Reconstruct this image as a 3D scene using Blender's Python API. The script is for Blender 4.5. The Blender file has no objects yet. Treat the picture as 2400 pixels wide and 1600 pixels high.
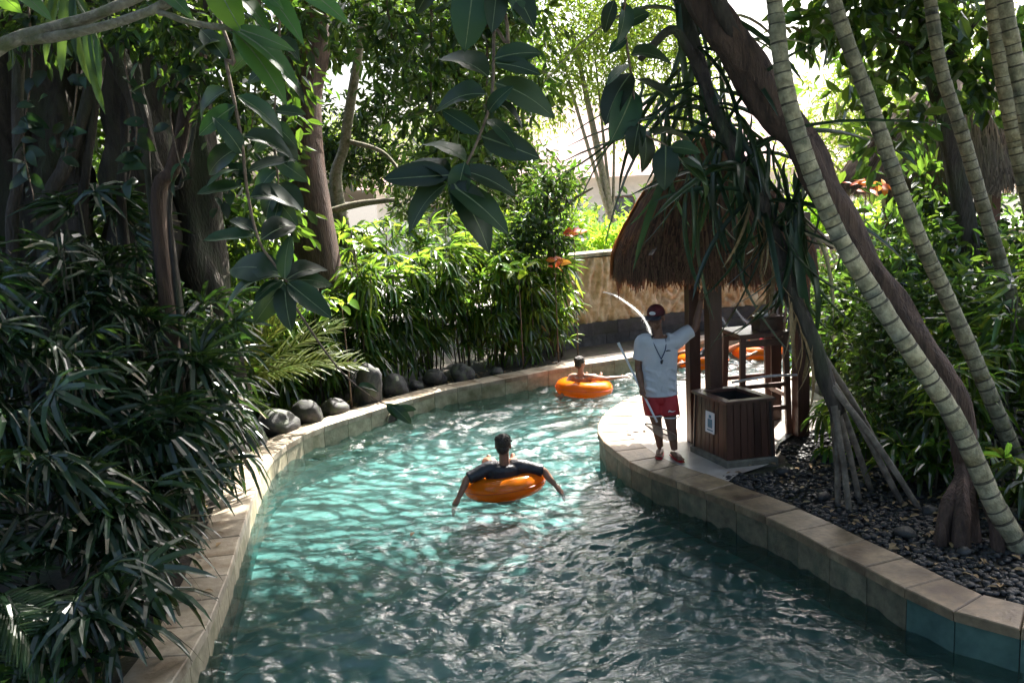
import bpy, math, random
import numpy as np
from mathutils import Vector, Matrix, noise as mnoise

random.seed(7)
S = bpy.context.scene
COL = S.collection

# ---------------------------------------------------------------- camera
cam_d = bpy.data.cameras.new('camera'); cam = bpy.data.objects.new('camera', cam_d); COL.objects.link(cam)
PITCH, ROLL = math.atan(360 / 2100.0), math.radians(3.0)
fwd = Vector((0, math.cos(PITCH), -math.sin(PITCH))); up0 = Vector((0, math.sin(PITCH), math.cos(PITCH))); rt0 = Vector((1, 0, 0))
cup = up0 * math.cos(ROLL) + rt0 * math.sin(ROLL); crt = rt0 * math.cos(ROLL) - up0 * math.sin(ROLL)
cm = Matrix.Identity(4)
for i, a in enumerate((crt, cup, -fwd)):
    cm[0][i], cm[1][i], cm[2][i] = a
cm.translation = (0, 0, 3.45)
cam.matrix_world = cm
cam_d.sensor_width = 36; cam_d.lens = 31.5; cam_d.clip_start = 0.05; cam_d.clip_end = 2000
S.camera = cam

# ---------------------------------------------------------------- sky, sun, exposure
SUN_EL, SUN_AZ = math.radians(48), math.radians(28)        # azimuth from +Y towards +X
w = bpy.data.worlds.new('World'); S.world = w; w.use_nodes = True
nt = w.node_tree; bg = nt.nodes['Background']
sky = nt.nodes.new('ShaderNodeTexSky'); sky.sky_type = 'NISHITA'; sky.sun_disc = False
sky.sun_elevation = SUN_EL; sky.sun_rotation = SUN_AZ; sky.dust_density = 7.0; sky.ozone_density = 4.0; sky.air_density = 1.0
nt.links.new(sky.outputs[0], bg.inputs[0]); bg.inputs[1].default_value = 0.125
sd = bpy.data.lights.new('sun', 'SUN'); sd.energy = 5.0; sd.angle = math.radians(0.5); sd.color = (1, 0.95, 0.87)
sun = bpy.data.objects.new('sun', sd); COL.objects.link(sun)
SUNV = Vector((math.sin(SUN_AZ) * math.cos(SUN_EL), math.cos(SUN_AZ) * math.cos(SUN_EL), math.sin(SUN_EL)))
sun.rotation_euler = SUNV.to_track_quat('Z', 'Y').to_euler(); sun.location = (8, 14, 20)
S.view_settings.view_transform = 'Standard'; S.view_settings.look = 'None'
S.view_settings.exposure = 2.15; S.view_settings.gamma = 1.0
S.render.engine = 'CYCLES'
cy = S.cycles
cy.use_denoising = True; cy.max_bounces = 5; cy.diffuse_bounces = 2; cy.glossy_bounces = 2; cy.transmission_bounces = 4; cy.use_adaptive_sampling = True; cy.adaptive_threshold = 0.02
cy.transparent_max_bounces = 6; cy.sample_clamp_indirect = 6.0; cy.caustics_reflective = False; cy.caustics_refractive = False

# ---------------------------------------------------------------- helpers
def link(o, parent=None):
    COL.objects.link(o)
    if parent is not None: o.parent = parent
    return o
def tag(o, label=None, cat=None, group=None, kind=None):
    for k, v in (('label', label), ('category', cat), ('group', group), ('kind', kind)):
        if v: o[k] = v
    return o
def empty(name, loc=(0, 0, 0), label=None, cat=None, group=None):
    o = bpy.data.objects.new(name, None); o.location = loc; o.empty_display_size = 0.1; link(o)
    return tag(o, label, cat, group)
def rel(root, pts):
    l = root.location
    return [(p[0] - l[0], p[1] - l[1], p[2] - l[2]) for p in pts]
def tomesh(name, V, F, mats, smooth=False, mi=None):
    me = bpy.data.meshes.new(name)
    me.from_pydata([tuple(map(float, v)) for v in V], [], [tuple(map(int, f)) for f in F])
    for m in (mats if isinstance(mats, (list, tuple)) else [mats]): me.materials.append(m)
    if mi is not None: me.polygons.foreach_set('material_index', np.array(mi, dtype=np.int32))
    if smooth: me.polygons.foreach_set('use_smooth', np.ones(len(me.polygons), dtype=bool))
    me.update()
    return me
def npmesh(name, V, F, mats, mi=None, smooth=False):
    """fast build from an (n,3) array and an (m,k) array of equal faces"""
    V = np.asarray(V, np.float32); F = np.asarray(F, np.int32)
    me = bpy.data.meshes.new(name); k = F.shape[1]
    me.vertices.add(len(V)); me.vertices.foreach_set('co', V.ravel())
    me.loops.add(F.size); me.loops.foreach_set('vertex_index', F.ravel())
    me.polygons.add(len(F)); me.polygons.foreach_set('loop_start', np.arange(0, F.size, k, dtype=np.int32))
    me.polygons.foreach_set('loop_total', np.full(len(F), k, np.int32))
    for m in (mats if isinstance(mats, (list, tuple)) else [mats]): me.materials.append(m)
    if mi is not None: me.polygons.foreach_set('material_index', np.asarray(mi, np.int32))
    me.polygons.foreach_set('use_smooth', np.full(len(F), smooth, bool))
    me.update(calc_edges=True); me.validate()
    return me
def ob(name, me, parent=None, loc=None):
    o = bpy.data.objects.new(name, me); link(o, parent)
    if loc is not None: o.location = loc
    return o
class MB:
    """collects shapes into one mesh"""
    def __init__(s): s.V, s.F, s.I = [], [], []
    def add(s, V, F, mi=0):
        n = len(s.V); s.V += [tuple(v) for v in V]; s.F += [tuple(i + n for i in f) for f in F]; s.I += [mi] * len(F); return s
    def build(s, name, mats, parent=None, smooth=False, loc=None):
        if parent is not None and loc is None:
            s.V = rel(parent, s.V)
        elif loc is not None:
            s.V = [(v[0] - loc[0], v[1] - loc[1], v[2] - loc[2]) for v in s.V]
        o = ob(name, tomesh(name, s.V, s.F, mats, smooth, s.I), parent)
        if loc is not None and parent is None: o.location = loc
        return o
def hexa(c8, ch=0.0):
    """box from 8 corners (bottom 4 ccw, top 4 ccw), top edge chamfered by ch"""
    V = [Vector(c) for c in c8]
    if ch <= 0:
        return V, [(3, 2, 1, 0), (4, 5, 6, 7), (0, 1, 5, 4), (1, 2, 6, 5), (2, 3, 7, 6), (3, 0, 4, 7)]
    tc = (V[4] + V[5] + V[6] + V[7]) / 4
    top = []
    for i in range(4):
        a, b, c = V[4 + i], V[4 + (i + 1) % 4], V[4 + (i - 1) % 4]
        top.append(a + (b - a).normalized() * ch + (c - a).normalized() * ch)
    low = [V[4 + i] + (V[i] - V[4 + i]).normalized() * ch for i in range(4)]
    V = V[:4] + low + top
    F = [(3, 2, 1, 0), (8, 9, 10, 11)]
    for i in range(4):
        j = (i + 1) % 4
        F += [(i, j, 4 + j, 4 + i), (4 + i, 4 + j, 8 + j, 8 + i)]
    return V, F
def boxc(c, sx, sy, sz, rz=0.0, ch=0.0, taper=1.0):
    """box standing on its base centre c"""
    cs, sn = math.cos(rz), math.sin(rz); P = []
    for z, k in ((0, 1.0), (sz, taper)):
        for x, y in ((-1, -1), (1, -1), (1, 1), (-1, 1)):
            X, Y = x * sx / 2 * k, y * sy / 2 * k
            P.append((c[0] + X * cs - Y * sn, c[1] + X * sn + Y * cs, c[2] + z))
    return hexa(P, ch)
def beam(a, b, wd, ht, up=(0, 0, 1), ch=0.0):
    a, b = Vector(a), Vector(b); d = (b - a).normalized(); u = Vector(up)
    if abs(d.dot(u)) > 0.98: u = Vector((0, 1, 0))
    s = d.cross(u).normalized(); u = s.cross(d)
    P = []
    for q in (-1, 1):
        for p, k in ((a, -1), (b, -1), (b, 1), (a, 1)):
            P.append(p + s * (wd / 2 * k) + u * (ht / 2 * q))
    return hexa(P, ch)
def crom(pts, n):
    P = [Vector(p) for p in pts]; P = [P[0] * 2 - P[1]] + P + [P[-1] * 2 - P[-2]]; out = []
    m = len(P) - 3
    for k in range(n):
        t = k / (n - 1) * m; i = min(int(t), m - 1); t -= i
        a, b, c, d = P[i:i + 4]
        out.append(0.5 * ((2 * b) + (c - a) * t + (2 * a - 5 * b + 4 * c - d) * t * t + (3 * b - a - 3 * c + d) * t ** 3))
    return out
def tube(pts, rads, n=None, seg=10, wob=0.0, seed=0, cap=True, flat=None):
    """tapered tube through control points; wob roughens the radius, flat=(kx,ky) squashes"""
    n = n or max(4, len(pts) * 4)
    C = crom(pts, n); m = len(rads) - 1
    R = []
    for k in range(n):
        t = k / (n - 1) * m; i = min(int(t), m - 1) if m > 0 else 0
        R.append(rads[0] if m == 0 else rads[i] * (1 - (t - i)) + rads[i + 1] * (t - i))
    V, F = [], []
    ref = Vector((0, 0, 1)) if abs((C[1] - C[0]).normalized().z) < 0.9 else Vector((0, 1, 0))
    for k in range(n):
        d = (C[min(k + 1, n - 1)] - C[max(k - 1, 0)]).normalized()
        s = d.cross(ref).normalized(); u = s.cross(d).normalized(); ref = u
        for j in range(seg):
            a = 2 * math.pi * j / seg; r = R[k]
            if wob:
                r *= 1 + wob * mnoise.noise(Vector((math.cos(a) * 1.6 + seed * 7.1, math.sin(a) * 1.6, k * 0.23)))
            fx, fy = flat or (1, 1)
            V.append(C[k] + s * (math.cos(a) * r * fx) + u * (math.sin(a) * r * fy))
    for k in range(n - 1):
        for j in range(seg):
            j2 = (j + 1) % seg
            F.append((k * seg + j, k * seg + j2, (k + 1) * seg + j2, (k + 1) * seg + j))
    if cap:
        F.append(tuple(range(seg))[::-1]); F.append(tuple((n - 1) * seg + j for j in range(seg)))
    return V, F
def ellip(c, r, rot=None, nu=14, nv=9):
    V, F = [], []; R = rot or Matrix.Identity(3); c = Vector(c)
    for i in range(nv + 1):
        t = math.pi * i / nv
        for j in range(nu):
            a = 2 * math.pi * j / nu
            V.append(c + R @ Vector((r[0] * math.sin(t) * math.cos(a), r[1] * math.sin(t) * math.sin(a), r[2] * math.cos(t))))
    for i in range(nv):
        for j in range(nu):
            j2 = (j + 1) % nu
            F.append((i * nu + j, (i + 1) * nu + j, (i + 1) * nu + j2, i * nu + j2))
    return V, F
def fuse(o, voxel, smooth=3):
    """melt the overlapping shapes of a mesh object into one continuous skin"""
    m = o.modifiers.new('fuse', 'REMESH'); m.mode = 'VOXEL'; m.voxel_size = voxel; m.use_smooth_shade = True
    if smooth:
        s = o.modifiers.new('soft', 'SMOOTH'); s.iterations = smooth; s.factor = 0.5
    dg = bpy.context.evaluated_depsgraph_get()
    me = bpy.data.meshes.new_from_object(o.evaluated_get(dg)); old = o.data
    if not me.materials:
        for q in old.materials: me.materials.append(q)
    o.modifiers.clear(); o.data = me
    me.polygons.foreach_set('use_smooth', np.ones(len(me.polygons), bool))
    return o
def basis(loc, y, z, sc=1.0):
    y = Vector(y).normalized(); z = Vector(z); x = y.cross(z)
    if x.length < 1e-4: x = y.cross(Vector((1, 0.3, 0.2)))
    x.normalize(); z = x.cross(y)
    sx = sc if isinstance(sc, (tuple, list)) else (sc, sc, sc)
    M = Matrix.Identity(4)
    for i, (a, k) in enumerate(zip((x, y, z), sx)):
        M[0][i], M[1][i], M[2][i] = a * k
    M.translation = loc
    return M

# ---------------------------------------------------------------- materials
def newmat(name):
    m = bpy.data.materials.new(name); m.use_nodes = True
    n = m.node_tree.nodes; n.clear()
    return m, n, m.node_tree.links
def surf(name, c1, c2, scale=6.0, rough=0.7, bump=0.2, bscale=None, c3=None, rand=0.0, coords='Object', metallic=0.0, detail=5.0, stretch=(1, 1, 1), spec=0.5, bdist=0.02, sharp=(0.35, 0.65), trans=0.0, tcol=None):
    """noise-mottled surface: c1..c2 (and c3 in blotches), per-object brightness spread, fine relief"""
    m, n, l = newmat(name)
    out = n.new('ShaderNodeOutputMaterial'); p = n.new('ShaderNodeBsdfPrincipled'); tc = n.new('ShaderNodeTexCoord')
    mp = n.new('ShaderNodeMapping'); mp.inputs['Scale'].default_value = stretch; l.new(tc.outputs[coords], mp.inputs[0])
    src = mp.outputs[0]
    if rand:
        oi = n.new('ShaderNodeObjectInfo'); ad = n.new('ShaderNodeVectorMath'); ad.operation = 'ADD'
        sc_ = n.new('ShaderNodeMath'); sc_.operation = 'MULTIPLY'; sc_.inputs[1].default_value = 37.0
        l.new(oi.outputs['Random'], sc_.inputs[0]); l.new(src, ad.inputs[0]); l.new(sc_.outputs[0], ad.inputs[1]); src = ad.outputs[0]
    nz = n.new('ShaderNodeTexNoise'); nz.inputs['Scale'].default_value = scale; nz.inputs['Detail'].default_value = detail; nz.inputs['Roughness'].default_value = 0.62
    l.new(src, nz.inputs['Vector'])
    cr = n.new('ShaderNodeValToRGB'); cr.color_ramp.elements[0].position, cr.color_ramp.elements[1].position = sharp
    cr.color_ramp.elements[0].color = (*c1, 1); cr.color_ramp.elements[1].color = (*c2, 1); l.new(nz.outputs['Fac'], cr.inputs[0])
    col = cr.outputs[0]
    if c3:
        n3 = n.new('ShaderNodeTexNoise'); n3.inputs['Scale'].default_value = scale * 0.35; n3.inputs['Detail'].default_value = 6; l.new(src, n3.inputs['Vector'])
        r3 = n.new('ShaderNodeValToRGB'); r3.color_ramp.elements[0].position = 0.5; r3.color_ramp.elements[1].position = 0.66; l.new(n3.outputs['Fac'], r3.inputs[0])
        mx = n.new('ShaderNodeMixRGB'); mx.inputs[2].default_value = (*c3, 1); l.new(r3.outputs[0], mx.inputs[0]); l.new(col, mx.inputs[1]); col = mx.outputs[0]
    if rand:
        hv = n.new('ShaderNodeHueSaturation'); mr = n.new('ShaderNodeMapRange'); mr.inputs[3].default_value = 1 - rand; mr.inputs[4].default_value = 1 + rand
        l.new(oi.outputs['Random'], mr.inputs[0]); l.new(mr.outputs[0], hv.inputs['Value']); l.new(col, hv.inputs['Color']); col = hv.outputs[0]
    l.new(col, p.inputs['Base Color']); p.inputs['Roughness'].default_value = rough; p.inputs['Metallic'].default_value = metallic
    p.inputs['Specular IOR Level'].default_value = spec
    if bump:
        nb = n.new('ShaderNodeTexNoise'); nb.inputs['Scale'].default_value = bscale or scale * 4; nb.inputs['Detail'].default_value = 6; l.new(src, nb.inputs['Vector'])
        b = n.new('ShaderNodeBump'); b.inputs['Strength'].default_value = bump; b.inputs['Distance'].default_value = bdist; l.new(nb.outputs['Fac'], b.inputs['Height']); l.new(b.outputs[0], p.inputs['Normal'])
    if trans:
        t = n.new('ShaderNodeBsdfTranslucent'); ms = n.new('ShaderNodeMixShader'); ms.inputs[0].default_value = trans
        if tcol: t.inputs[0].default_value = (*tcol, 1)
        else: l.new(col, t.inputs[0])
        l.new(p.outputs[0], ms.inputs[1]); l.new(t.outputs[0], ms.inputs[2]); l.new(ms.outputs[0], out.inputs[0])
    else:
        l.new(p.outputs[0], out.inputs[0])
    return m
def leafmat(name, c, vary=0.35, trans=0.35, tcol=None, rough=0.32, spec=0.5, island=True, hue=0.02):
    """leaf: glossy upper skin, light glows through; every leaf its own tone"""
    m, n, l = newmat(name)
    out = n.new('ShaderNodeOutputMaterial'); p = n.new('ShaderNodeBsdfPrincipled'); t = n.new('ShaderNodeBsdfTranslucent'); ms = n.new('ShaderNodeMixShader')
    oi = n.new('ShaderNodeObjectInfo'); gi = n.new('ShaderNodeNewGeometry'); ad = n.new('ShaderNodeMath'); ad.operation = 'ADD'
    fr = n.new('ShaderNodeMath'); fr.operation = 'FRACT'
    l.new(oi.outputs['Random'], ad.inputs[0])
    if island: l.new(gi.outputs['Random Per Island'], ad.inputs[1])
    else: ad.inputs[1].default_value = 0.0
    l.new(ad.outputs[0], fr.inputs[0])
    v = n.new('ShaderNodeMapRange'); v.inputs[3].default_value = 1 - vary; v.inputs[4].default_value = 1 + vary; l.new(fr.outputs[0], v.inputs[0])
    h = n.new('ShaderNodeMapRange'); h.inputs[3].default_value = 0.5 - hue; h.inputs[4].default_value = 0.5 + hue
    m2 = n.new('ShaderNodeMath'); m2.operation = 'MULTIPLY'; m2.inputs[1].default_value = 7.31; f2 = n.new('ShaderNodeMath'); f2.operation = 'FRACT'
    l.new(fr.outputs[0], m2.inputs[0]); l.new(m2.outputs[0], f2.inputs[0]); l.new(f2.outputs[0], h.inputs[0])
    def tone(c):
        hv = n.new('ShaderNodeHueSaturation'); hv.inputs['Color'].default_value = (*c, 1); l.new(v.outputs[0], hv.inputs['Value']); l.new(h.outputs[0], hv.inputs['Hue']); return hv.outputs[0]
    l.new(tone(c), p.inputs['Base Color']); p.inputs['Roughness'].default_value = rough; p.inputs['Specular IOR Level'].default_value = spec
    tcol = tcol or (c[0] * 2.6 + 0.02, c[1] * 2.4 + 0.02, c[2] * 0.8)
    l.new(tone(tcol), t.inputs[0])
    ms.inputs[0].default_value = trans; l.new(p.outputs[0], ms.inputs[1]); l.new(t.outputs[0], ms.inputs[2]); l.new(ms.outputs[0], out.inputs[0])
    return m

M = {}
M['soil'] = surf('soil', (0.02, 0.016, 0.012), (0.06, 0.045, 0.03), 9, 0.95, 0.5, c3=(0.035, 0.04, 0.015))
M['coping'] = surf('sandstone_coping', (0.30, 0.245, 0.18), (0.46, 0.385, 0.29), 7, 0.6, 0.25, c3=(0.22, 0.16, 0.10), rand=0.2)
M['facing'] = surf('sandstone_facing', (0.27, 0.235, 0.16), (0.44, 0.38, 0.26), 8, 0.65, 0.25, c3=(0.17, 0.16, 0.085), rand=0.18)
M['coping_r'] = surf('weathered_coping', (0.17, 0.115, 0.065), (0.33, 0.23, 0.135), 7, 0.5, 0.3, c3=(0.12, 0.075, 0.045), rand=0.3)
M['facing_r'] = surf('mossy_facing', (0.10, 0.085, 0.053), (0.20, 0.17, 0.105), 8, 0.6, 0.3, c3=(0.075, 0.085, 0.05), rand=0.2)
M['facing_t'] = surf('turquoise_facing', (0.055, 0.10, 0.085), (0.09, 0.15, 0.125), 5, 0.25, 0.1, rand=0.1)
M['mortar'] = surf('mortar', (0.10, 0.09, 0.07), (0.18, 0.16, 0.12), 12, 0.9, 0.3)
M['deck'] = surf('wet_deck_stone', (0.44, 0.38, 0.33), (0.58, 0.52, 0.46), 5, 0.28, 0.15, c3=(0.36, 0.28, 0.24), rand=0.10)
M['joint'] = surf('deck_joint', (0.2, 0.17, 0.14), (0.28, 0.24, 0.2), 20, 0.8, 0.2)
M['floor'] = surf('pool_floor', (0.38, 0.47, 0.44), (0.64, 0.69, 0.66), 2.2, 0.7, 0.0, detail=3)
M['poolwall'] = surf('pool_wall', (0.12, 0.28, 0.25), (0.18, 0.36, 0.32), 4, 0.6, 0.1)
M['darkwall'] = surf('dark_andesite', (0.045, 0.045, 0.05), (0.10, 0.10, 0.105), 6, 0.75, 0.5, c3=(0.06, 0.065, 0.05), rand=0.3)
M['carved'] = surf('carved_sandstone', (0.48, 0.35, 0.19), (0.78, 0.63, 0.42), 9, 0.85, 0.5, c3=(0.36, 0.25, 0.14), bscale=30)
M['rock'] = surf('river_rock', (0.022, 0.022, 0.024), (0.065, 0.063, 0.062), 5, 0.6, 0.5, c3=(0.06, 0.075, 0.04), rand=0.35)
M['pebble'] = surf('black_pebble', (0.008, 0.008, 0.009), (0.042, 0.04, 0.038), 30, 0.55, 0.2, rand=0.5)
M['bark'] = surf('fig_bark', (0.022, 0.016, 0.012), (0.07, 0.054, 0.042), 9, 0.85, 0.8, stretch=(1, 1, 0.25), c3=(0.05, 0.055, 0.03), bdist=0.04)
M['bark_red'] = surf('red_brown_bark', (0.036, 0.020, 0.014), (0.11, 0.064, 0.044), 12, 0.85, 0.8, stretch=(1, 1, 0.15), bdist=0.04)
M['bark_pale'] = surf('mossy_pale_bark', (0.13, 0.11, 0.075), (0.27, 0.24, 0.17), 30, 0.85, 0.5, c3=(0.10, 0.105, 0.045))
M['root'] = surf('stilt_root', (0.11, 0.085, 0.06), (0.26, 0.21, 0.16), 12, 0.8, 0.5, c3=(0.07, 0.055, 0.04))
M['palmbark'] = surf('palm_bark', (0.15, 0.13, 0.08), (0.36, 0.32, 0.205), 14, 0.8, 0.7, c3=(0.115, 0.11, 0.065), rand=0.15)
M['palmring'] = surf('palm_ring', (0.045, 0.037, 0.025), (0.10, 0.085, 0.058), 20, 0.9, 0.3)
M['greenstem'] = surf('green_stem', (0.07, 0.09, 0.03), (0.13, 0.14, 0.06), 20, 0.6, 0.2)
M['redstem'] = surf('brown_twig', (0.10, 0.06, 0.04), (0.19, 0.13, 0.085), 30, 0.7, 0.3)
M['cane'] = surf('palm_cane', (0.06, 0.05, 0.03), (0.13, 0.115, 0.07), 25, 0.8, 0.4)
M['wood'] = surf('dark_stained_wood', (0.04, 0.016, 0.010), (0.095, 0.04, 0.026), 10, 0.42, 0.25, stretch=(1, 1, 0.12), rand=0.3)
M['wood_x'] = surf('dark_stained_rail', (0.055, 0.024, 0.016), (0.13, 0.06, 0.04), 10, 0.35, 0.2, rand=0.25)
M['wood_in'] = surf('bin_inside', (0.012, 0.01, 0.008), (0.03, 0.024, 0.02), 8, 0.8, 0.2)
M['palewood'] = surf('worn_pale_paint', (0.36, 0.34, 0.32), (0.55, 0.53, 0.50), 12, 0.6, 0.2, c3=(0.22, 0.17, 0.13))
M['thatch_in'] = surf('thatch_underlayer', (0.03, 0.018, 0.012), (0.07, 0.04, 0.026), 8, 0.9, 0.5)
M['skin'] = surf('skin', (0.17, 0.082, 0.052), (0.22, 0.11, 0.07), 14, 0.5, 0.05, spec=0.4)
M['skin2'] = surf('tanned_skin', (0.30, 0.14, 0.085), (0.38, 0.19, 0.12), 14, 0.45, 0.05, spec=0.4)
M['skin3'] = surf('sunburnt_skin', (0.40, 0.20, 0.13), (0.48, 0.26, 0.18), 14, 0.45, 0.05, spec=0.4)
M['hair'] = surf('dark_hair', (0.012, 0.008, 0.006), (0.055, 0.034, 0.024), 40, 0.42, 0.6, stretch=(1, 1, 0.15))
M['white_cloth'] = surf('white_cotton', (0.62, 0.62, 0.65), (0.70, 0.70, 0.73), 4, 0.85, 0.55, bscale=7, bdist=0.06, trans=0.12, tcol=(0.7, 0.68, 0.66))
M['cap_cloth'] = surf('maroon_cap', (0.06, 0.008, 0.010), (0.12, 0.011, 0.013), 8, 0.75, 0.2)
M['red_cloth'] = surf('red_polyester', (0.36, 0.012, 0.016), (0.44, 0.02, 0.024), 4, 0.6, 0.25, bscale=9, bdist=0.05)
M['dark_cloth'] = surf('wet_black_shirt', (0.012, 0.012, 0.018), (0.03, 0.028, 0.036), 7, 0.42, 0.35, bscale=14, bdist=0.04)
M['lanyard'] = surf('lanyard', (0.02, 0.03, 0.08), (0.03, 0.05, 0.12), 30, 0.7, 0.1)
M['whitepaint'] = surf('white_paint', (0.74, 0.74, 0.74), (0.8, 0.8, 0.8), 10, 0.5, 0.05)
M['net'] = surf('net_mesh', (0.30, 0.20, 0.14), (0.44, 0.32, 0.25), 60, 0.8, 0.4, trans=0.4, tcol=(0.5, 0.4, 0.33))
def add_see_through(m, k):
    n, l = m.node_tree.nodes, m.node_tree.links; out = next(q for q in n if q.type == 'OUTPUT_MATERIAL'); src = out.inputs[0].links[0].from_socket
    t = n.new('ShaderNodeBsdfTransparent'); x = n.new('ShaderNodeMixShader'); x.inputs[0].default_value = k
    l.new(src, x.inputs[1]); l.new(t.outputs[0], x.inputs[2]); l.new(x.outputs[0], out.inputs[0])
M['net_cloth'] = surf('open_net_cloth', (0.36, 0.27, 0.21), (0.5, 0.4, 0.33), 60, 0.8, 0.4, trans=0.4, tcol=(0.5, 0.42, 0.36)); add_see_through(M['net_cloth'], 0.4)
M['pole'] = surf('white_pole', (0.66, 0.67, 0.70), (0.76, 0.77, 0.8), 12, 0.35, 0.02)
M['blueprint'] = surf('blue_print', (0.05, 0.16, 0.22), (0.07, 0.22, 0.30), 8, 0.5, 0.0)
M['blackprint'] = surf('dark_print', (0.02, 0.02, 0.03), (0.03, 0.03, 0.04), 8, 0.5, 0.0)
M['plaster'] = surf('pale_plaster', (0.55, 0.50, 0.44), (0.66, 0.6, 0.53), 3, 0.85, 0.2)
M['rooftile'] = surf('pink_roof_tile', (0.36, 0.215, 0.19), (0.46, 0.29, 0.255), 5, 0.75, 0.3, rand=0.2)
M['eye'] = surf('eye', (0.01, 0.008, 0.006), (0.02, 0.015, 0.01), 5, 0.2, 0.0)
M['drygrass'] = surf('dry_leaf', (0.20, 0.12, 0.05), (0.38, 0.26, 0.13), 20, 0.7, 0.2, rand=0.4)
# inflatable ring: bright vinyl that lets some light through
M['vinyl'] = surf('orange_vinyl', (0.86, 0.20, 0.008), (0.90, 0.25, 0.016), 3, 0.16, 0.03, trans=0.35, tcol=(0.98, 0.36, 0.02), spec=0.6)
M['seam'] = surf('vinyl_seam', (0.62, 0.09, 0.008), (0.68, 0.11, 0.01), 5, 0.3, 0.02)
# leaves
M['thatch'] = leafmat('thatch', (0.13, 0.075, 0.046), 0.65, 0.4, (0.62, 0.24, 0.075), 0.75, 0.3, hue=0.012)
M['thatch_grey'] = leafmat('old_thatch', (0.17, 0.13, 0.10), 0.5, 0.25, (0.32, 0.2, 0.12), 0.85, 0.3, hue=0.012)
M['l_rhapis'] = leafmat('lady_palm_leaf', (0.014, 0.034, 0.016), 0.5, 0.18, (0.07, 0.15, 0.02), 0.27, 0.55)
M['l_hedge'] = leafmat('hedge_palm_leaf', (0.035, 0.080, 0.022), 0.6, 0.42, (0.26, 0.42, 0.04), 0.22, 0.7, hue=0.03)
M['l_tip'] = surf('dried_leaf_tip', (0.16, 0.12, 0.07), (0.28, 0.22, 0.14), 20, 0.7, 0.1)
M['l_rubber'] = leafmat('rubber_leaf', (0.013, 0.032, 0.012), 0.55, 0.12, (0.07, 0.15, 0.02), 0.42, 0.35, island=False, hue=0.035)
M['midrib'] = surf('midrib', (0.10, 0.13, 0.05), (0.15, 0.18, 0.08), 10, 0.5, 0.0)
M['l_plum'] = leafmat('frangipani_leaf', (0.032, 0.085, 0.025), 0.4, 0.32, (0.14, 0.30, 0.03), 0.4, 0.4, island=False)
M['l_lime'] = leafmat('young_lime_leaf', (0.16, 0.30, 0.03), 0.3, 0.5, (0.5, 0.75, 0.06), 0.4, 0.4)
M['l_fig'] = leafmat('fig_leaf', (0.024, 0.050, 0.017), 0.5, 0.34, (0.15, 0.27, 0.025), 0.3, 0.5)
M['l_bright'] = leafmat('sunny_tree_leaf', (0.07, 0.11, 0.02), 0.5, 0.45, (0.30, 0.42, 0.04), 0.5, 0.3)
M['l_shrub'] = leafmat('shrub_leaf', (0.024, 0.056, 0.018), 0.65, 0.3, (0.15, 0.28, 0.028), 0.33, 0.5)
M['l_frond'] = leafmat('palm_frond_leaf', (0.03, 0.065, 0.022), 0.35, 0.3, (0.13, 0.23, 0.03), 0.36, 0.5)
M['l_yellow'] = leafmat('yellowing_frond_leaf', (0.09, 0.12, 0.03), 0.4, 0.36, (0.34, 0.38, 0.06), 0.4, 0.5)
M['l_strap'] = leafmat('screw_pine_leaf', (0.018, 0.038, 0.022), 0.4, 0.2, (0.08, 0.16, 0.04), 0.32, 0.5)
M['l_orange'] = leafmat('croton_leaf', (0.42, 0.10, 0.025), 0.35, 0.4, (0.8, 0.28, 0.05), 0.4, 0.4, hue=0.03)
M['l_ground'] = leafmat('creeper_leaf', (0.07, 0.17, 0.03), 0.4, 0.45, (0.3, 0.6, 0.05), 0.45, 0.4)

def water_material():
    m, n, l = newmat('river_water')
    out = n.new('ShaderNodeOutputMaterial'); tc = n.new('ShaderNodeTexCoord')
    mp = n.new('ShaderNodeMapping'); mp.inputs['Rotation'].default_value = (0, 0, 0.35); mp.inputs['Scale'].default_value = (0.75, 1.25, 1); l.new(tc.outputs['Object'], mp.inputs[0])
    n1 = n.new('ShaderNodeTexNoise'); n1.inputs['Scale'].default_value = 11; n1.inputs['Detail'].default_value = 3; n1.inputs['Roughness'].default_value = 0.55; n1.inputs['Distortion'].default_value = 1.2; l.new(mp.outputs[0], n1.inputs['Vector'])
    bp = n.new('ShaderNodeBump'); bp.inputs['Strength'].default_value = 0.5; bp.inputs['Distance'].default_value = 0.03; l.new(n1.outputs['Fac'], bp.inputs['Height'])
    fz = n.new('ShaderNodeFresnel'); fz.inputs['IOR'].default_value = 1.62; l.new(bp.outputs[0], fz.inputs['Normal'])
    gl = n.new('ShaderNodeBsdfGlossy'); gl.inputs['Roughness'].default_value = 0.0; l.new(bp.outputs[0], gl.inputs['Normal'])
    tr = n.new('ShaderNodeBsdfTransparent'); tr.inputs[0].default_value = (0.44, 0.68, 0.68, 1)
    rf = n.new('ShaderNodeBsdfRefraction'); rf.inputs['IOR'].default_value = 1.33; rf.inputs['Roughness'].default_value = 0.05; rf.inputs[0].default_value = (0.44, 0.68, 0.68, 1); l.new(bp.outputs[0], rf.inputs['Normal'])
    df = n.new('ShaderNodeBsdfDiffuse'); df.inputs[0].default_value = (0.30, 0.50, 0.45, 1); l.new(bp.outputs[0], df.inputs['Normal'])
    m1 = n.new('ShaderNodeMixShader'); m1.inputs[0].default_value = 0.2; l.new(tr.outputs[0], m1.inputs[1]); l.new(rf.outputs[0], m1.inputs[2])
    m2 = n.new('ShaderNodeMixShader'); m2.inputs[0].default_value = 0.035; l.new(m1.outputs[0], m2.inputs[1]); l.new(df.outputs[0], m2.inputs[2])
    m3 = n.new('ShaderNodeMixShader'); l.new(fz.outputs[0], m3.inputs[0]); l.new(m2.outputs[0], m3.inputs[1]); l.new(gl.outputs[0], m3.inputs[2])
    l.new(m3.outputs[0], out.inputs[0])
    return m
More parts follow.
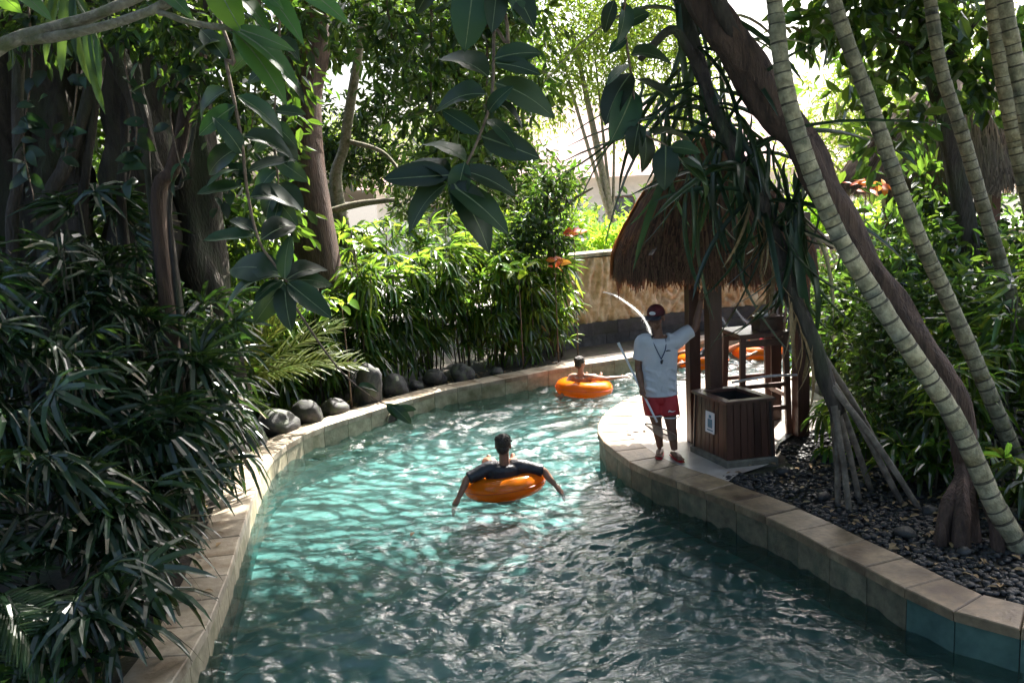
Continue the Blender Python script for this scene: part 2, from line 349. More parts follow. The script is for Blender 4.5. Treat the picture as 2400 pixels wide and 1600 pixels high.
M['water'] = water_material()
def foam_material():
    m, n, l = newmat('white_water')
    out = n.new('ShaderNodeOutputMaterial'); d = n.new('ShaderNodeBsdfPrincipled'); d.inputs['Base Color'].default_value = (0.86, 0.9, 0.9, 1); d.inputs['Roughness'].default_value = 0.25
    t = n.new('ShaderNodeBsdfTranslucent'); t.inputs[0].default_value = (0.9, 0.93, 0.93, 1); x = n.new('ShaderNodeBsdfTransparent')
    m1 = n.new('ShaderNodeMixShader'); m1.inputs[0].default_value = 0.5; m2 = n.new('ShaderNodeMixShader'); m2.inputs[0].default_value = 0.55
    l.new(d.outputs[0], m1.inputs[1]); l.new(t.outputs[0], m1.inputs[2]); l.new(m1.outputs[0], m2.inputs[1]); l.new(x.outputs[0], m2.inputs[2]); l.new(m2.outputs[0], out.inputs[0])
    return m
M['foam'] = foam_material()

# ================================================================ THE SETTING
from mathutils.geometry import tessellate_polygon
def resample(pts, step):
    """smooth 2-D polyline at even arc-length steps"""
    C = crom([(x, y, 0) for x, y in pts], len(pts) * 24)
    d = [0.0]
    for a, b in zip(C, C[1:]): d.append(d[-1] + (b - a).length)
    n = max(2, int(round(d[-1] / step))); out = []; j = 0
    for k in range(n + 1):
        s = d[-1] * k / n
        while j < len(d) - 2 and d[j + 1] < s: j += 1
        t = (s - d[j]) / max(1e-9, d[j + 1] - d[j]); out.append(C[j].lerp(C[j + 1], t))
    return out
def offset(P, side, dist):
    out = []
    for i, p in enumerate(P):
        d = (P[min(i + 1, len(P) - 1)] - P[max(i - 1, 0)]).normalized()
        out.append(p + Vector((-d.y, d.x, 0)) * side * dist)
    return out
def sheet(name, poly, z, mat, kind='structure', label=None):
    V = [Vector((p[0], p[1], z)) for p in poly]
    F = [tuple(f) for f in tessellate_polygon([V])]
    F = [f if (V[f[1]] - V[f[0]]).cross(V[f[2]] - V[f[0]]).z > 0 else f[::-1] for f in F]
    o = ob(name, tomesh(name, V, F, mat)); o['kind'] = kind
    if label: o['label'] = label
    return o
LIN = [(-2.35, -8), (-2.37, -2), (-2.40, 3), (-2.43, 5.59), (-2.43, 6.09), (-2.47, 6.58), (-2.54, 7.05), (-2.60, 7.49), (-2.71, 8.09), (-2.82, 8.76), (-2.91, 9.26), (-2.97, 9.7), (-3.05, 10.3), (-3.10, 10.95), (-2.99, 11.65), (-2.76, 12.19), (-2.5, 12.56), (-2.21, 12.92), (-1.92, 13.34), (-1.5, 13.84), (-1.08, 14.25), (-.49, 14.63), (.15, 15.02), (.73, 15.42), (1.52, 15.83), (2.16, 16.1), (3.0, 16.7), (4, 17.7), (5.5, 18.4), (8, 18.7), (14, 18.7)]
RIN = [(12, 5.0), (6, 5.2), (4.3, 5.33), (3.7, 5.48), (3.37, 5.64), (3.13, 5.83), (2.97, 6.09), (2.85, 6.4), (2.72, 6.77), (2.55, 7.2), (2.37, 7.72), (2.14, 8.2), (1.79, 8.82), (1.36, 9.55), (1.17, 10.17), (1.05, 10.8), (1.07, 11.31), (1.21, 11.88), (1.52, 12.56), (1.89, 12.99), (2.5, 13.4), (3.33, 13.78), (4.72, 13.92), (8, 14), (14, 14)]
LW, RW = 0.36, 0.38
Lp = resample(LIN, 0.2); Rp = resample(RIN, 0.2)
Lo, Ro = offset(Lp, 1, LW), offset(Rp, -1, RW)

ground = sheet('ground', [(-400, -300), (400, -300), (400, 600), (-400, 600)], -1.5, M['soil'])
lb = sheet('bank_terrain', [(p.x, p.y) for p in Lo] + [(14, 14.0), (300, 14.0), (300, 500), (-300, 500), (-300, -8)], 0.25, M['soil'])
rb = sheet('planting_bed', [(p.x, p.y) for p in Ro] + [(300, 14.0), (300, 5.0)], 0.29, M['soil'])
sheet('pool_floor', [(-8, -8), (14.5, -8), (14.5, 21), (-8, 21)], -0.44, M['floor'])
dk = [p for p in Ro if p.y > 8.75 and p.x < 4.4]
deck = sheet('deck', [(p.x, p.y) for p in dk] + [(4.45, 10.9), (4.3, 10.85), (3.45, 10.62), (3.1, 10.2), (2.94, 9.85), (2.86, 9.52), (2.6, 9.32), (2.3, 9.12)], 0.324, M['deck'])

def kerb(name, P, side, width, z, step, cop, face, sel, overhang, seed):
    """masonry edge: a rendered core with separate coping stones on top and facing stones towards the water"""
    rng = random.Random(seed)
    core = MB(); A = P; B = offset(P, side, width - 0.01); A2 = offset(P, side, 0.035)
    V = [(a.x, a.y, -1.2) for a in A2] + [(a.x, a.y, z - 0.085) for a in A2] + [(b.x, b.y, z - 0.085) for b in B] + [(b.x, b.y, -1.2) for b in B]
    n = len(A); F = []
    for i in range(n - 1):
        for r in range(3): F.append((r * n + i, r * n + i + 1, (r + 1) * n + i + 1, (r + 1) * n + i))
    core.add(V, F); root = core.build(name, [M['mortar']]); root['kind'] = 'structure'
    Q = resample([(p.x, p.y) for p in P if sel(p)], step)
    G = 0.004
    O = offset(Q, side, width); I = offset(Q, side, -overhang); Fi = offset(Q, side, 0.0); Fo = offset(Q, side, 0.03)
    for i in range(len(Q) - 1):
        a, b, c, d = I[i], I[i + 1], O[i + 1], O[i]
        t = (b - a).normalized() * G; t2 = (c - d).normalized() * G
        zz = z + rng.uniform(-0.004, 0.004); zb = z - 0.08
        c4 = [a + t, b - t, c - t2, d + t2]
        if side < 0: c4 = c4[::-1]
        m = MB(); m.add(*hexa([(p.x, p.y, zb) for p in c4] + [(p.x, p.y, zz + rng.uniform(-.003, .003)) for p in c4], 0.008))
        m.build('coping_stone', [cop], root)
        a, b, c, d = Fi[i], Fi[i + 1], Fo[i + 1], Fo[i]
        zt, zl = z - 0.083, -0.22
        o4 = [a + t, b - t, c - t, d + t]
        if side < 0: o4 = o4[::-1]
        fm = face(Q[i]) if callable(face) else face
        k = rng.uniform(-0.004, 0.004)
        m = MB(); m.add(*hexa([(p.x, p.y, zl) for p in o4] + [(p.x, p.y, zt) for p in o4]))
        m.build('facing_stone', [fm], root)
    # painted wall below the water line
    V = [(a.x, a.y, -1.15) for a in offset(P, side, 0.02)] + [(a.x, a.y, -0.221) for a in offset(P, side, 0.02)]
    F = [(i, i + 1, n + i + 1, n + i) for i in range(n - 1)]
    m = MB(); m.add(V, F); m.build('pool_wall', [M['poolwall']], root)
    return root
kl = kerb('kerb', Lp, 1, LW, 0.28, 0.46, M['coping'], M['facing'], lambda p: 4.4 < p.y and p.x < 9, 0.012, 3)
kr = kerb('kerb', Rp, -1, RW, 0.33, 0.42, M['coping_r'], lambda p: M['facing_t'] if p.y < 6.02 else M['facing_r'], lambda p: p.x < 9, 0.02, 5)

# ---- the water: real wavelets, finer ripples in the material
def make_water():
    xs = np.arange(-3.5, 8.0, 0.023); ys = [3.6]
    while ys[-1] < 19.6: ys.append(ys[-1] + 0.02 + 0.0024 * max(0, ys[-1] - 4.5))
    ys = np.array(ys)
    X, Y = np.meshgrid(xs, ys); rng = np.random.RandomState(11); Z = np.zeros_like(X)
    wx = X + 0.22 * np.sin(Y * 1.7 + 1.3 * np.sin(X * 0.9)) + 0.1 * np.sin(X * 2.9 + Y * 2.1); wy = Y + 0.22 * np.sin(X * 1.3 + 2 + 0.8 * np.sin(Y * 1.1)) + 0.1 * np.sin(Y * 3.3 - X * 1.9)
    for k in range(84):
        lam = 0.085 * (7.5 ** rng.rand()); th = rng.normal(1.4, 0.7); kk = 2 * math.pi / lam
        a = 0.0096 * lam ** 0.97 * rng.uniform(0.5, 1.4)
        ph = (wx * math.cos(th) + wy * math.sin(th)) * kk + rng.rand() * 6.28
        Z += a * (np.sin(ph) + 0.3 * np.sin(2 * ph + 0.9))
    gust = 0.75 + 0.35 * np.sin(X * 0.55 + 0.7 * np.sin(Y * 0.5)) * np.sin(Y * 0.8 + 0.5)
    calm = np.clip((np.hypot(X - 4.1, Y - 4.9) - 0.9) / 1.2, 0.15, 1)
    Z *= gust * calm
    for cx, cy_, rr in ((-0.17, 9.98, .50), (1.17, 14.72, .50), (3.55, 16.5, .5), (4.75, 17.1, .5)):      # rings pushed out by the floats
        r = np.hypot(X - cx, Y - cy_); Z += 0.011 * np.sin((r - rr) * 26) * np.exp(-np.abs(r - rr - .15) / .28)
    nx, ny = len(xs), len(ys); idx = np.arange(nx * ny).reshape(ny, nx)
    F = np.stack([idx[:-1, :-1], idx[:-1, 1:], idx[1:, 1:], idx[1:, :-1]], -1).reshape(-1, 4)
    o = ob('water', npmesh('water', np.stack([X, Y, Z], -1).reshape(-1, 3), F, M['water'], smooth=True))
    o['kind'] = 'structure'
    return o
make_water()

# ---- far retaining wall of dark stone with the carved wall standing on it
DW = resample([(0.2, 16.95), (0.9, 17.3), (1.6, 17.7), (2.44, 18.05), (3.67, 18.62), (5.3, 18.95), (9, 19.1), (14, 18.9)], 0.12)
def far_walls():
    root = empty('retaining_wall', (3.67, 18.9, 0), 'low dark stone wall with thin water spouts at the river bend', 'wall')
    B = offset(DW, 1, 0.5)
    m = MB(); n = len(DW)
    A2 = offset(DW, 1, 0.03)
    V = [(a.x, a.y, -1.2) for a in A2] + [(a.x, a.y, 0.70) for a in A2] + [(b.x, b.y, 0.70) for b in B]
    m.add(V, [(r * n + i, r * n + i + 1, (r + 1) * n + i + 1, (r + 1) * n + i) for i in range(n - 1) for r in range(2)])
    m.build('core', [M['mortar']], root)
    rng = random.Random(4)
    for row in range(3):
        Q = resample([(p.x, p.y) for p in DW], 0.55); sh = 0.5 * (row % 2)
        z0, z1 = -0.06 + row * 0.255, -0.06 + row * 0.255 + 0.25
        R = [Q[i].lerp(Q[i + 1], sh) for i in range(len(Q) - 1)]
        O = offset(R, 1, 0.028 - rng.uniform(0, 0.0)); I = offset(R, -1, 0.0)
        for i in range(len(R) - 1):
            if R[i].x > 8: continue
            k = rng.uniform(0.0, 0.015); d = (I[i + 1] - I[i]).normalized(); nrm = Vector((d.y, -d.x, 0)) * k
            c4 = [I[i] + d * .004 + nrm, I[i + 1] - d * .004 + nrm, O[i + 1] - d * .004, O[i] + d * .004]
            q = MB(); q.add(*hexa([(p.x, p.y, z0) for p in c4] + [(p.x, p.y, z1) for p in c4])); q.build('wall_stone', [M['darkwall']], root)
    cw = empty('carved_wall', (3.67, 18.9, 0.7), 'tan sandstone wall carved with swirling relief behind the thatched shelter', 'wall')
    P = resample([(p.x, p.y) for p in offset(DW, 1, 0.12)], 0.035); hs = np.arange(0.70, 2.02, 0.035)
    V = []; n = len(P)
    for z in hs:
        for i, p in enumerate(P):
            d = (P[min(i + 1, n - 1)] - P[max(i - 1, 0)]).normalized(); s = i * 0.035
            q = Vector((s * 1.9, z * 0.75, 0)); wv = mnoise.noise(q * 1.6) * 1.4
            r = abs(math.sin(s * 9 + wv * 5 + 1.5 * math.sin(z * 5 + s))) ** 0.6 * 0.10 + 0.08 * mnoise.noise(Vector((s * 5, z * 3, 7))) + 0.03 * mnoise.noise(Vector((s * 14, z * 9, 3)))
            V.append(p + Vector((d.y, -d.x, 0)) * r + Vector((0, 0, z)))
    F = [(j * n + i, j * n + i + 1, (j + 1) * n + i + 1, (j + 1) * n + i) for j in range(len(hs) - 1) for i in range(n - 1)]
    ob('relief_panel', tomesh('relief_panel', rel(cw, V), F, [M['carved']], True), cw)
    P2 = DW; I = offset(P2, 1, 0.02); O = offset(P2, 1, 0.5); n = len(P2)
    for i in range(0, n - 5, 5):
        c4 = [I[i], I[i + 5], O[i + 5], O[i]]
        if P2[i].x > 8: break
        q = MB(); q.add(*hexa([(p.x, p.y, 2.02) for p in c4] + [(p.x, p.y, 2.1) for p in c4], 0.01)); q.build('cap_stone', [M['facing']], cw)
    V = [(b.x, b.y, z) for z in (0.7, 2.02) for b in O]; V = rel(cw, V)
    ob('back_face', tomesh('back_face', V, [(i, i + 1, n + i + 1, n + i) for i in range(n - 1)], [M['mortar']]), cw)
far_walls()

# ---- loose stones
def rock_mesh(name, seed, mat, sub=2):
    import bmesh
    bm = bmesh.new(); bmesh.ops.create_icosphere(bm, subdivisions=sub, radius=1.0)
    for v in bm.verts:
        p = v.co.copy(); k = 1 + 0.42 * mnoise.noise(p * 0.95 + Vector((seed * 3.3, 0, seed))) + 0.14 * mnoise.noise(p * 2.7 + Vector((0, seed, 5)))
        v.co = p * k
    me = bpy.data.meshes.new(name); bm.to_mesh(me); bm.free(); me.materials.append(mat)
    me.polygons.foreach_set('use_smooth', np.ones(len(me.polygons), bool)); return me
ROCKS = [rock_mesh('boulder', s, M['rock'], 3) for s in range(5)]
def boulders():
    rng = random.Random(9)
    data = [(-3.32, 12.15, .34, .24, .27, 'long grey boulder on the kerb beside the yellowing palm frond'),
            (-3.00, 12.62, .25, .2, .24, 'dark round boulder beside the long grey one on the kerb'),
            (-2.72, 13.12, .22, .2, .18, 'smaller boulder in dappled sun between two dark ones'),
            (-2.28, 13.74, .26, .24, .44, 'tall upright mossy boulder, the highest on the kerb'),
            (-1.92, 14.2, .24, .2, .24, 'squat dark boulder right behind the tall upright one'),
            (-1.62, 14.5, .13, .12, .12, 'small stone wedged between boulders near the middle of the kerb'),
            (-1.32, 14.78, .22, .18, .2, 'pale rounded boulder under the middle of the palm hedge'),
            (-.88, 15.05, .26, .2, .22, 'wide black boulder under the hedge, last big one of the row'),
            (-3.55, 11.5, .26, .22, .26, 'grey boulder half hidden by drooping palm leaves at the kerb corner'),
            (-3.62, 10.85, .24, .2, .24, 'dark boulder behind the step in the near kerb'),
            (-3.12, 6.25, .16, .15, .2, 'grey stone by the near kerb under the palm thicket'),
            (-3.42, 7.1, .2, .17, .2, 'shaded stone behind the near kerb'),
            (-.3, 15.35, .13, .12, .1, 'small rock at the foot of the palm hedge canes')]
    for i, (x, y, a, b, c, lab) in enumerate(data):
        o = ob('boulder', ROCKS[i % 5]); o.location = (x, y, 0.25 + c * 0.45); o.scale = (a * .9, b * .9, c * .88); o.rotation_euler = (rng.uniform(-.2, .2), rng.uniform(-.2, .2), rng.uniform(0, 6))
        tag(o, lab, 'boulder', 'boulders along the left kerb')
boulders()
def gravel():
    """bed of black pebbles on the planting bed: nobody could count them"""
    rng = np.random.RandomState(5); V, F = [], []
    base = rock_mesh('pebble_seed', 2, M['pebble'], 1); bv = np.array([v.co for v in base.vertices]); bf = np.array([p.vertices for p in base.polygons])
    pts = []
    poly = [(p.x, p.y) for p in Ro]
    def inside(x, y):
        # right of the kerb, short of the deck
        if y > 10.6 or y < 5.5: return False
        kx = np.interp(y, [p.y for p in Ro if p.y < 10][::1], [p.x for p in Ro if p.y < 10]) if False else None
        return True
    ky = np.array([[p.x, p.y] for p in Ro if p.y < 11 and p.x < 7]); order = np.argsort(ky[:, 1]); ky = ky[order]
    n = 0
    while len(pts) < 9000:
        y = rng.uniform(5.4, 10.7); x = rng.uniform(1.8, 6.6)
        kx = np.interp(y, ky[:, 1], ky[:, 0])
        if x < kx + 0.03: continue
        if y > 9.25 and x < 3.0 and y > 9.25 + 0.0: 
            continue
        if y > 9.15 and x < 2.75 or y > 9.6 and x < 3.02 or y > 10.1 and x < 3.4: continue
        if x - kx > 3.2 and rng.rand() < 0.6: continue
        pts.append((x, y))
    k = len(pts); P = np.array(pts); s = rng.uniform(0.014, 0.038, k); sz = s[:, None] * np.stack([rng.uniform(.8, 1.5, k), rng.uniform(.8, 1.2, k), rng.uniform(.45, .75, k)], 1)
    a = rng.uniform(0, 6.28, k); ca, sa = np.cos(a), np.sin(a)
    L = bv[None] * sz[:, None, :]
    W = np.empty_like(L); W[..., 0] = L[..., 0] * ca[:, None] - L[..., 1] * sa[:, None] + P[:, 0, None]; W[..., 1] = L[..., 0] * sa[:, None] + L[..., 1] * ca[:, None] + P[:, 1, None]
    W[..., 2] = L[..., 2] + 0.29 + sz[:, 2, None] * 0.6 + rng.uniform(0, 0.02, k)[:, None]
    FF = bf[None] + (np.arange(k) * len(bv))[:, None, None]
    o = ob('gravel', npmesh('gravel', W.reshape(-1, 3), FF.reshape(-1, bf.shape[1]), M['pebble'], smooth=True))
    tag(o, 'bed of black pebbles under the leaning palms', 'gravel', kind='stuff')
    big = [rock_mesh('bed_stone', s + 20, M['pebble'], 2) for s in range(3)]
    r2 = random.Random(2)
    spots = [(3.3, 7.3), (3.6, 6.9), (3.95, 6.5), (4.3, 6.7), (3.75, 7.8), (2.95, 8.3), (3.4, 8.6), (2.8, 9.1), (4.4, 7.6)]
    where = ['beside the near coping bend', 'in front of the red-brown root column', 'at the frame edge by the palm foot', 'between the two ringed palm feet', 'under the tips of the stilt roots', 'beside the sunlit coping', 'under the screw pine', 'near the plinth of the slatted bin', 'behind the ringed palm']
    for i, (x, y) in enumerate(spots):
        q = ob('bed_stone', big[i % 3]); c = r2.uniform(.05, .08); q.scale = (c * 1.3, c, c * .8); q.location = (x, y, 0.31 + c * .4); q.rotation_euler = (0, 0, r2.uniform(0, 6))
        tag(q, 'larger black stone on the pebble bed ' + where[i], 'stone', 'larger stones on the pebble bed')
gravel()

# ---- the house beyond the garden
def house():
    r = empty('house', (6, 46, 0.25), 'pale walled house with pink tiled roof far behind the trees', 'house')
    m = MB(); m.add(*boxc((5, 47, 0.25), 22, 9, 3.6)); m.build('wall', [M['plaster']], r)
    m = MB(); e = 0.9
    V = [(5 - 11 - e, 42.5 - e, 3.7), (5 + 11 + e, 42.5 - e, 3.7), (5 + 11 + e, 51.5 + e, 3.7), (5 - 11 - e, 51.5 + e, 3.7), (5 - 7, 47, 7.4), (5 + 7, 47, 7.4)]
    m.add(V, [(0, 1, 5, 4), (1, 2, 5), (2, 3, 4, 5), (3, 0, 4), (3, 2, 1, 0)]); rf = m.build('roof', [M['rooftile']], r)
    for x in (-3.5, -0.5, 2.5, 5.5, 8.5, 11.5):
        q = MB(); q.add(*boxc((x, 42.47, 1.3), 1.2, 0.1, 1.5)); wf = q.build('window', [M['wood_x']], r)
        q = MB(); q.add(*boxc((x, 42.41, 1.4), 1.0, 0.04, 1.3)); pn = q.build('pane', [M['darkwall']], r); pn.parent = wf
house()
sheet('terrace', [(-34, 23.5), (30, 23.5), (30, 90), (-34, 90)], 0.256, M['plaster'])

def leaf_litter():
    """dry leaves scattered over the beds on both banks"""
    rng = np.random.RandomState(8); P = []
    ky = np.array([[p.x, p.y] for p in Ro if p.y < 11 and p.x < 7]); ky = ky[np.argsort(ky[:, 1])]
    while len(P) < 420:
        y = rng.uniform(5.6, 9.4); x = rng.uniform(2, 5.5)
        if x > np.interp(y, ky[:, 1], ky[:, 0]) + .08: P.append((x, y, .335))
    lx = np.array([[p.x, p.y] for p in Lo])
    while len(P) < 900:
        y = rng.uniform(5.2, 16.0); kx = np.interp(y, lx[:, 1], lx[:, 0]); P.append((kx - rng.uniform(.05, .9), y + .02, .262))
    P = np.array(P); n = len(P); a = rng.uniform(0, 6.28, n); L = rng.uniform(.04, .10, n); t = rng.uniform(-.4, .4, n)
    ax = np.stack([np.cos(a), np.sin(a), t * .5], 1); sd = np.stack([-np.sin(a), np.cos(a), t], 1)
    q = lambda s_, x_, h: P + ax * (L * s_)[:, None] + sd * (L * .22 * x_)[:, None] + np.array([0, 0, 1]) * (L * h)[:, None]
    V = np.stack([q(0, 0, .05), q(.3, -1, .22), q(.7, -.8, .2), q(1, 0, .12), q(.7, .8, .2), q(.3, 1, .22)], 1).reshape(-1, 3); k = (np.arange(n) * 6)[:, None]
    o = ob('leaf_litter', npmesh('leaf_litter', V, np.concatenate([k + np.array([[0, 1, 2, 3]]), k + np.array([[0, 3, 4, 5]])], 0), M['drygrass']))
    tag(o, 'dry brown leaves scattered over the planting beds', 'leaf litter', kind='stuff')
leaf_litter()

# ================================================================ OBJECTS
def thatch_roof(root, cx, cy, half, z_eave, z_apex, mat, n, seed, power=4.0, ang=0.0, fringe=0.22):
    """square hipped thatch: dense under-layer plus thousands of separate straws laid down the slope"""
    def pt(th, t):
        c, s = math.cos(th), math.sin(th)
        r = 1.0 / (abs(c) ** power + abs(s) ** power) ** (1 / power)
        z = z_apex - (z_apex - z_eave) * (0.62 * t + 0.38 * t ** 3.2)
        X, Y = c * r * half * t, s * r * half * t
        return Vector((cx + X * math.cos(ang) - Y * math.sin(ang), cy + X * math.sin(ang) + Y * math.cos(ang), z))
    V, F = [], []; NT, NR = 48, 12
    for k in range(NR + 1):
        for j in range(NT): V.append(pt(2 * math.pi * j / NT, max(0.02, k / NR * 0.97)))
    for k in range(NR):
        for j in range(NT): F.append((k * NT + j, (k + 1) * NT + j, (k + 1) * NT + (j + 1) % NT, k * NT + (j + 1) % NT))
    nn = len(V)
    V += [v + Vector((0, 0, -0.12)) for v in V[:nn]]
    F += [tuple(i + nn for i in f[::-1]) for f in F]
    roof = ob('roof', tomesh('roof', rel(root, V), F, [M['thatch_in']]), root)
    rng = random.Random(seed); V, Q = [], []
    for i in range(n):
        th = rng.uniform(0, 2 * math.pi); t0 = math.sqrt(rng.uniform(0.0, 1.0)); fr = rng.random() < 0.34
        if fr: t0 = rng.uniform(0.78, 1.0)
        t0 = min(t0, 0.99); L = rng.uniform(0.3, 0.6); t1 = t0 + L / (half * 1.35); w_ = rng.uniform(0.006, 0.014)
        dth = rng.uniform(-0.05, 0.05)
        lift = max(.008, rng.uniform(0.01, 0.05) + .07 * mnoise.noise(Vector((math.cos(th) * 6, math.sin(th) * 6, t0 * 7)))); dth += .12 * mnoise.noise(Vector((math.cos(th) * 9, math.sin(th) * 9, t0 * 9 + 4))); out = []
        for s in (0, 0.5, 1):
            t = t0 + (t1 - t0) * s
            if t <= 1: p = pt(th + dth * s, t)
            else:
                e = pt(th + dth * s, 1.0); over = (t - 1) * half * 1.1
                over = min(over, fringe * rng.uniform(0.5, 1.1) * (1.0 + 0.7 * mnoise.noise(Vector((math.cos(th) * 7, math.sin(th) * 7, seed)))))
                d = (pt(th, 1.0) - pt(th, 0.9)).normalized(); p = e + Vector((d.x * 0.25, d.y * 0.25, -1)).normalized() * over
            p = p + Vector((0, 0, lift * (1 - 0.4 * s)))
            out.append(p)
        tang = Vector((-math.sin(th + ang), math.cos(th + ang), rng.uniform(-.3, .3))).normalized() * w_
        b = len(V)
        for s, p in enumerate(out): V += [p - tang * (1 - 0.3 * s), p + tang * (1 - 0.3 * s)]
        Q += [(b, b + 1, b + 3, b + 2), (b + 2, b + 3, b + 5, b + 4)]
    o = ob('thatch', npmesh('thatch', rel(root, V), Q, mat), roof); o['kind'] = 'stuff'

def kiosk():
    r = empty('thatched_shelter', (2.7, 10.8, 0.324), 'small square poolside shelter with shaggy brown thatched roof on dark posts', 'shelter')
    thatch_roof(r, 2.42, 10.85, 1.12, 2.52, 3.95, M['thatch'], 15000, 1, fringe=.30)
    for x, y, h, tw in ((2.13, 10.41, 3.0, .135), (2.31, 10.13, 3.0, .15), (3.43, 10.47, 3.0, .15), (3.34, 11.25, 3.0, .14)):
        m = MB(); m.add(*boxc((x, y, 0.326), tw, tw, h - .33, 0.2, 0.012)); m.build('post', [M['wood']], r)
    for a, b in (((1.62, 10.2, 2.62), (3.6, 10.4, 2.62)), ((3.5, 10.2, 2.72), (3.4, 11.7, 2.72)), ((1.75, 11.55, 2.62), (3.6, 11.55, 2.62)), ((1.9, 10.1, 2.72), (1.9, 11.8, 2.72))):
        m = MB(); m.add(*beam(a, b, 0.09, 0.11)); m.build('roof_beam', [M['wood_x']], r)
    for dx, dy in ((-1, -1), (1, -1), (1, 1), (-1, 1)):
        m = MB(); m.add(*beam((2.58 + dx * 1.0, 10.85 + dy * 1.0, 2.62), (2.58, 10.85, 3.85), 0.06, 0.06)); m.build('rafter', [M['wood_x']], r)
    m = MB(); m.add(*tube([(2.55, 10.25, 1.07), (3.0, 10.34, 1.10), (3.40, 10.42, 1.08)], [0.016], 8, 6)); m.build('rail', [M['palewood']], r)
kiosk()
def hut():
    r = empty('thatched_hut', (7.4, 14.6, 0.25), 'larger grey-brown thatched hut among the trees at the right edge', 'hut')
    thatch_roof(r, 7.55, 14.8, 1.75, 3.15, 5.1, M['thatch_grey'], 9000, 2, ang=0.5)
    for x, y in ((6.5, 14.2), (8.3, 14.0), (8.5, 15.7), (6.7, 15.8)):
        m = MB(); m.add(*boxc((x, y, 0.25), .16, .16, 3.1)); m.build('post', [M['wood']], r)
    m = MB(); m.add(*boxc((7.55, 14.9, 0.25), 1.5, 1.5, 1.1)); m.build('counter', [M['wood_x']], r)
hut()

def bin_():
    F, Lc, Rc = Vector((2.27, 9.37, 0)), Vector((2.03, 10.03, 0)), Vector((2.83, 9.47, 0)); B = Lc + Rc - F
    r = empty('litter_bin', (2.43, 9.7, 0.3), 'tall dark red slatted wooden bin with open top and a small white notice', 'bin')
    z0, z1 = 0.40, 1.06; c = (F + B) / 2; rng = random.Random(3)
    def q(p, z):                                      # the sides lean in a little towards the top
        k = 1 - 0.06 * (z - z0) / (z1 - z0); v = c + (p - c) * k; return Vector((v.x, v.y, z))
    m = MB(); k = [c + (p - c) * 1.06 for p in (F, Rc, B, Lc)]
    m.add(*hexa([(p.x, p.y, 0.28) for p in k] + [(p.x, p.y, z0) for p in k], 0.02)); m.build('plinth', [M['mortar']], r)
    for a, b, n in ((Lc, F, 8), (F, Rc, 7), (Rc, B, 8), (B, Lc, 7)):
        nr = Vector(((b - a).y, -(b - a).x, 0)).normalized()
        m = MB(); i4 = []
        for z in (z0, z1 - .03): i4 += [q(a, z) - nr * .03, q(b, z) - nr * .03, q(b, z) - nr * .05, q(a, z) - nr * .05]
        m.add(*hexa(i4)); m.build('inner_panel', [M['wood_in']], r)
        for i in range(n):
            t0, t1 = i / n + 0.006, (i + 1) / n - 0.006; s = rng.uniform(-.004, .003); P = []
            for z in (z0 + .005, z1 - .04):
                A, Bb = q(a, z), q(b, z); P += [A.lerp(Bb, t0) + nr * s, A.lerp(Bb, t1) + nr * s, A.lerp(Bb, t1) - nr * .026, A.lerp(Bb, t0) - nr * .026]
            m = MB(); m.add(*hexa(P)); m.build('slat', [M['wood']], r)
        A, Bb = q(a, z1), q(b, z1); d = (Bb - A).normalized()
        P = [A - d * .02 + nr * .025, Bb + d * .02 + nr * .025, Bb - d * .06 - nr * .07, A + d * .06 - nr * .07]
        m = MB(); m.add(*hexa([(p.x, p.y, z1 - .035) for p in P] + [(p.x, p.y, z1) for p in P], 0.006)); m.build('rim_board', [M['wood_x']], r)
    # notice on the side that faces the river
    a, b = Lc, F; nr = Vector(((b - a).y, -(b - a).x, 0)).normalized()
    def plate(t0, t1, za, zb, off, th):
        P = []
        for z in (za, zb):
            A, Bb = q(a, z), q(b, z); P += [A.lerp(Bb, t0) + nr * (off + th), A.lerp(Bb, t1) + nr * (off + th), A.lerp(Bb, t1) + nr * off, A.lerp(Bb, t0) + nr * off]
        return hexa(P)
    m = MB(); m.add(*plate(.40, .66, .64, .88, .005, .006)); n = m.build('notice', [M['whitepaint']], r)
    m = MB(); m.add(*plate(.47, .60, .70, .80, .0115, .001)); m.add(*plate(.50, .57, .81, .845, .0115, .001)); m.add(*plate(.45, .62, .665, .68, .0115, .001))
    o = m.build('pictogram', [M['blueprint']], r); o.parent = n
bin_()

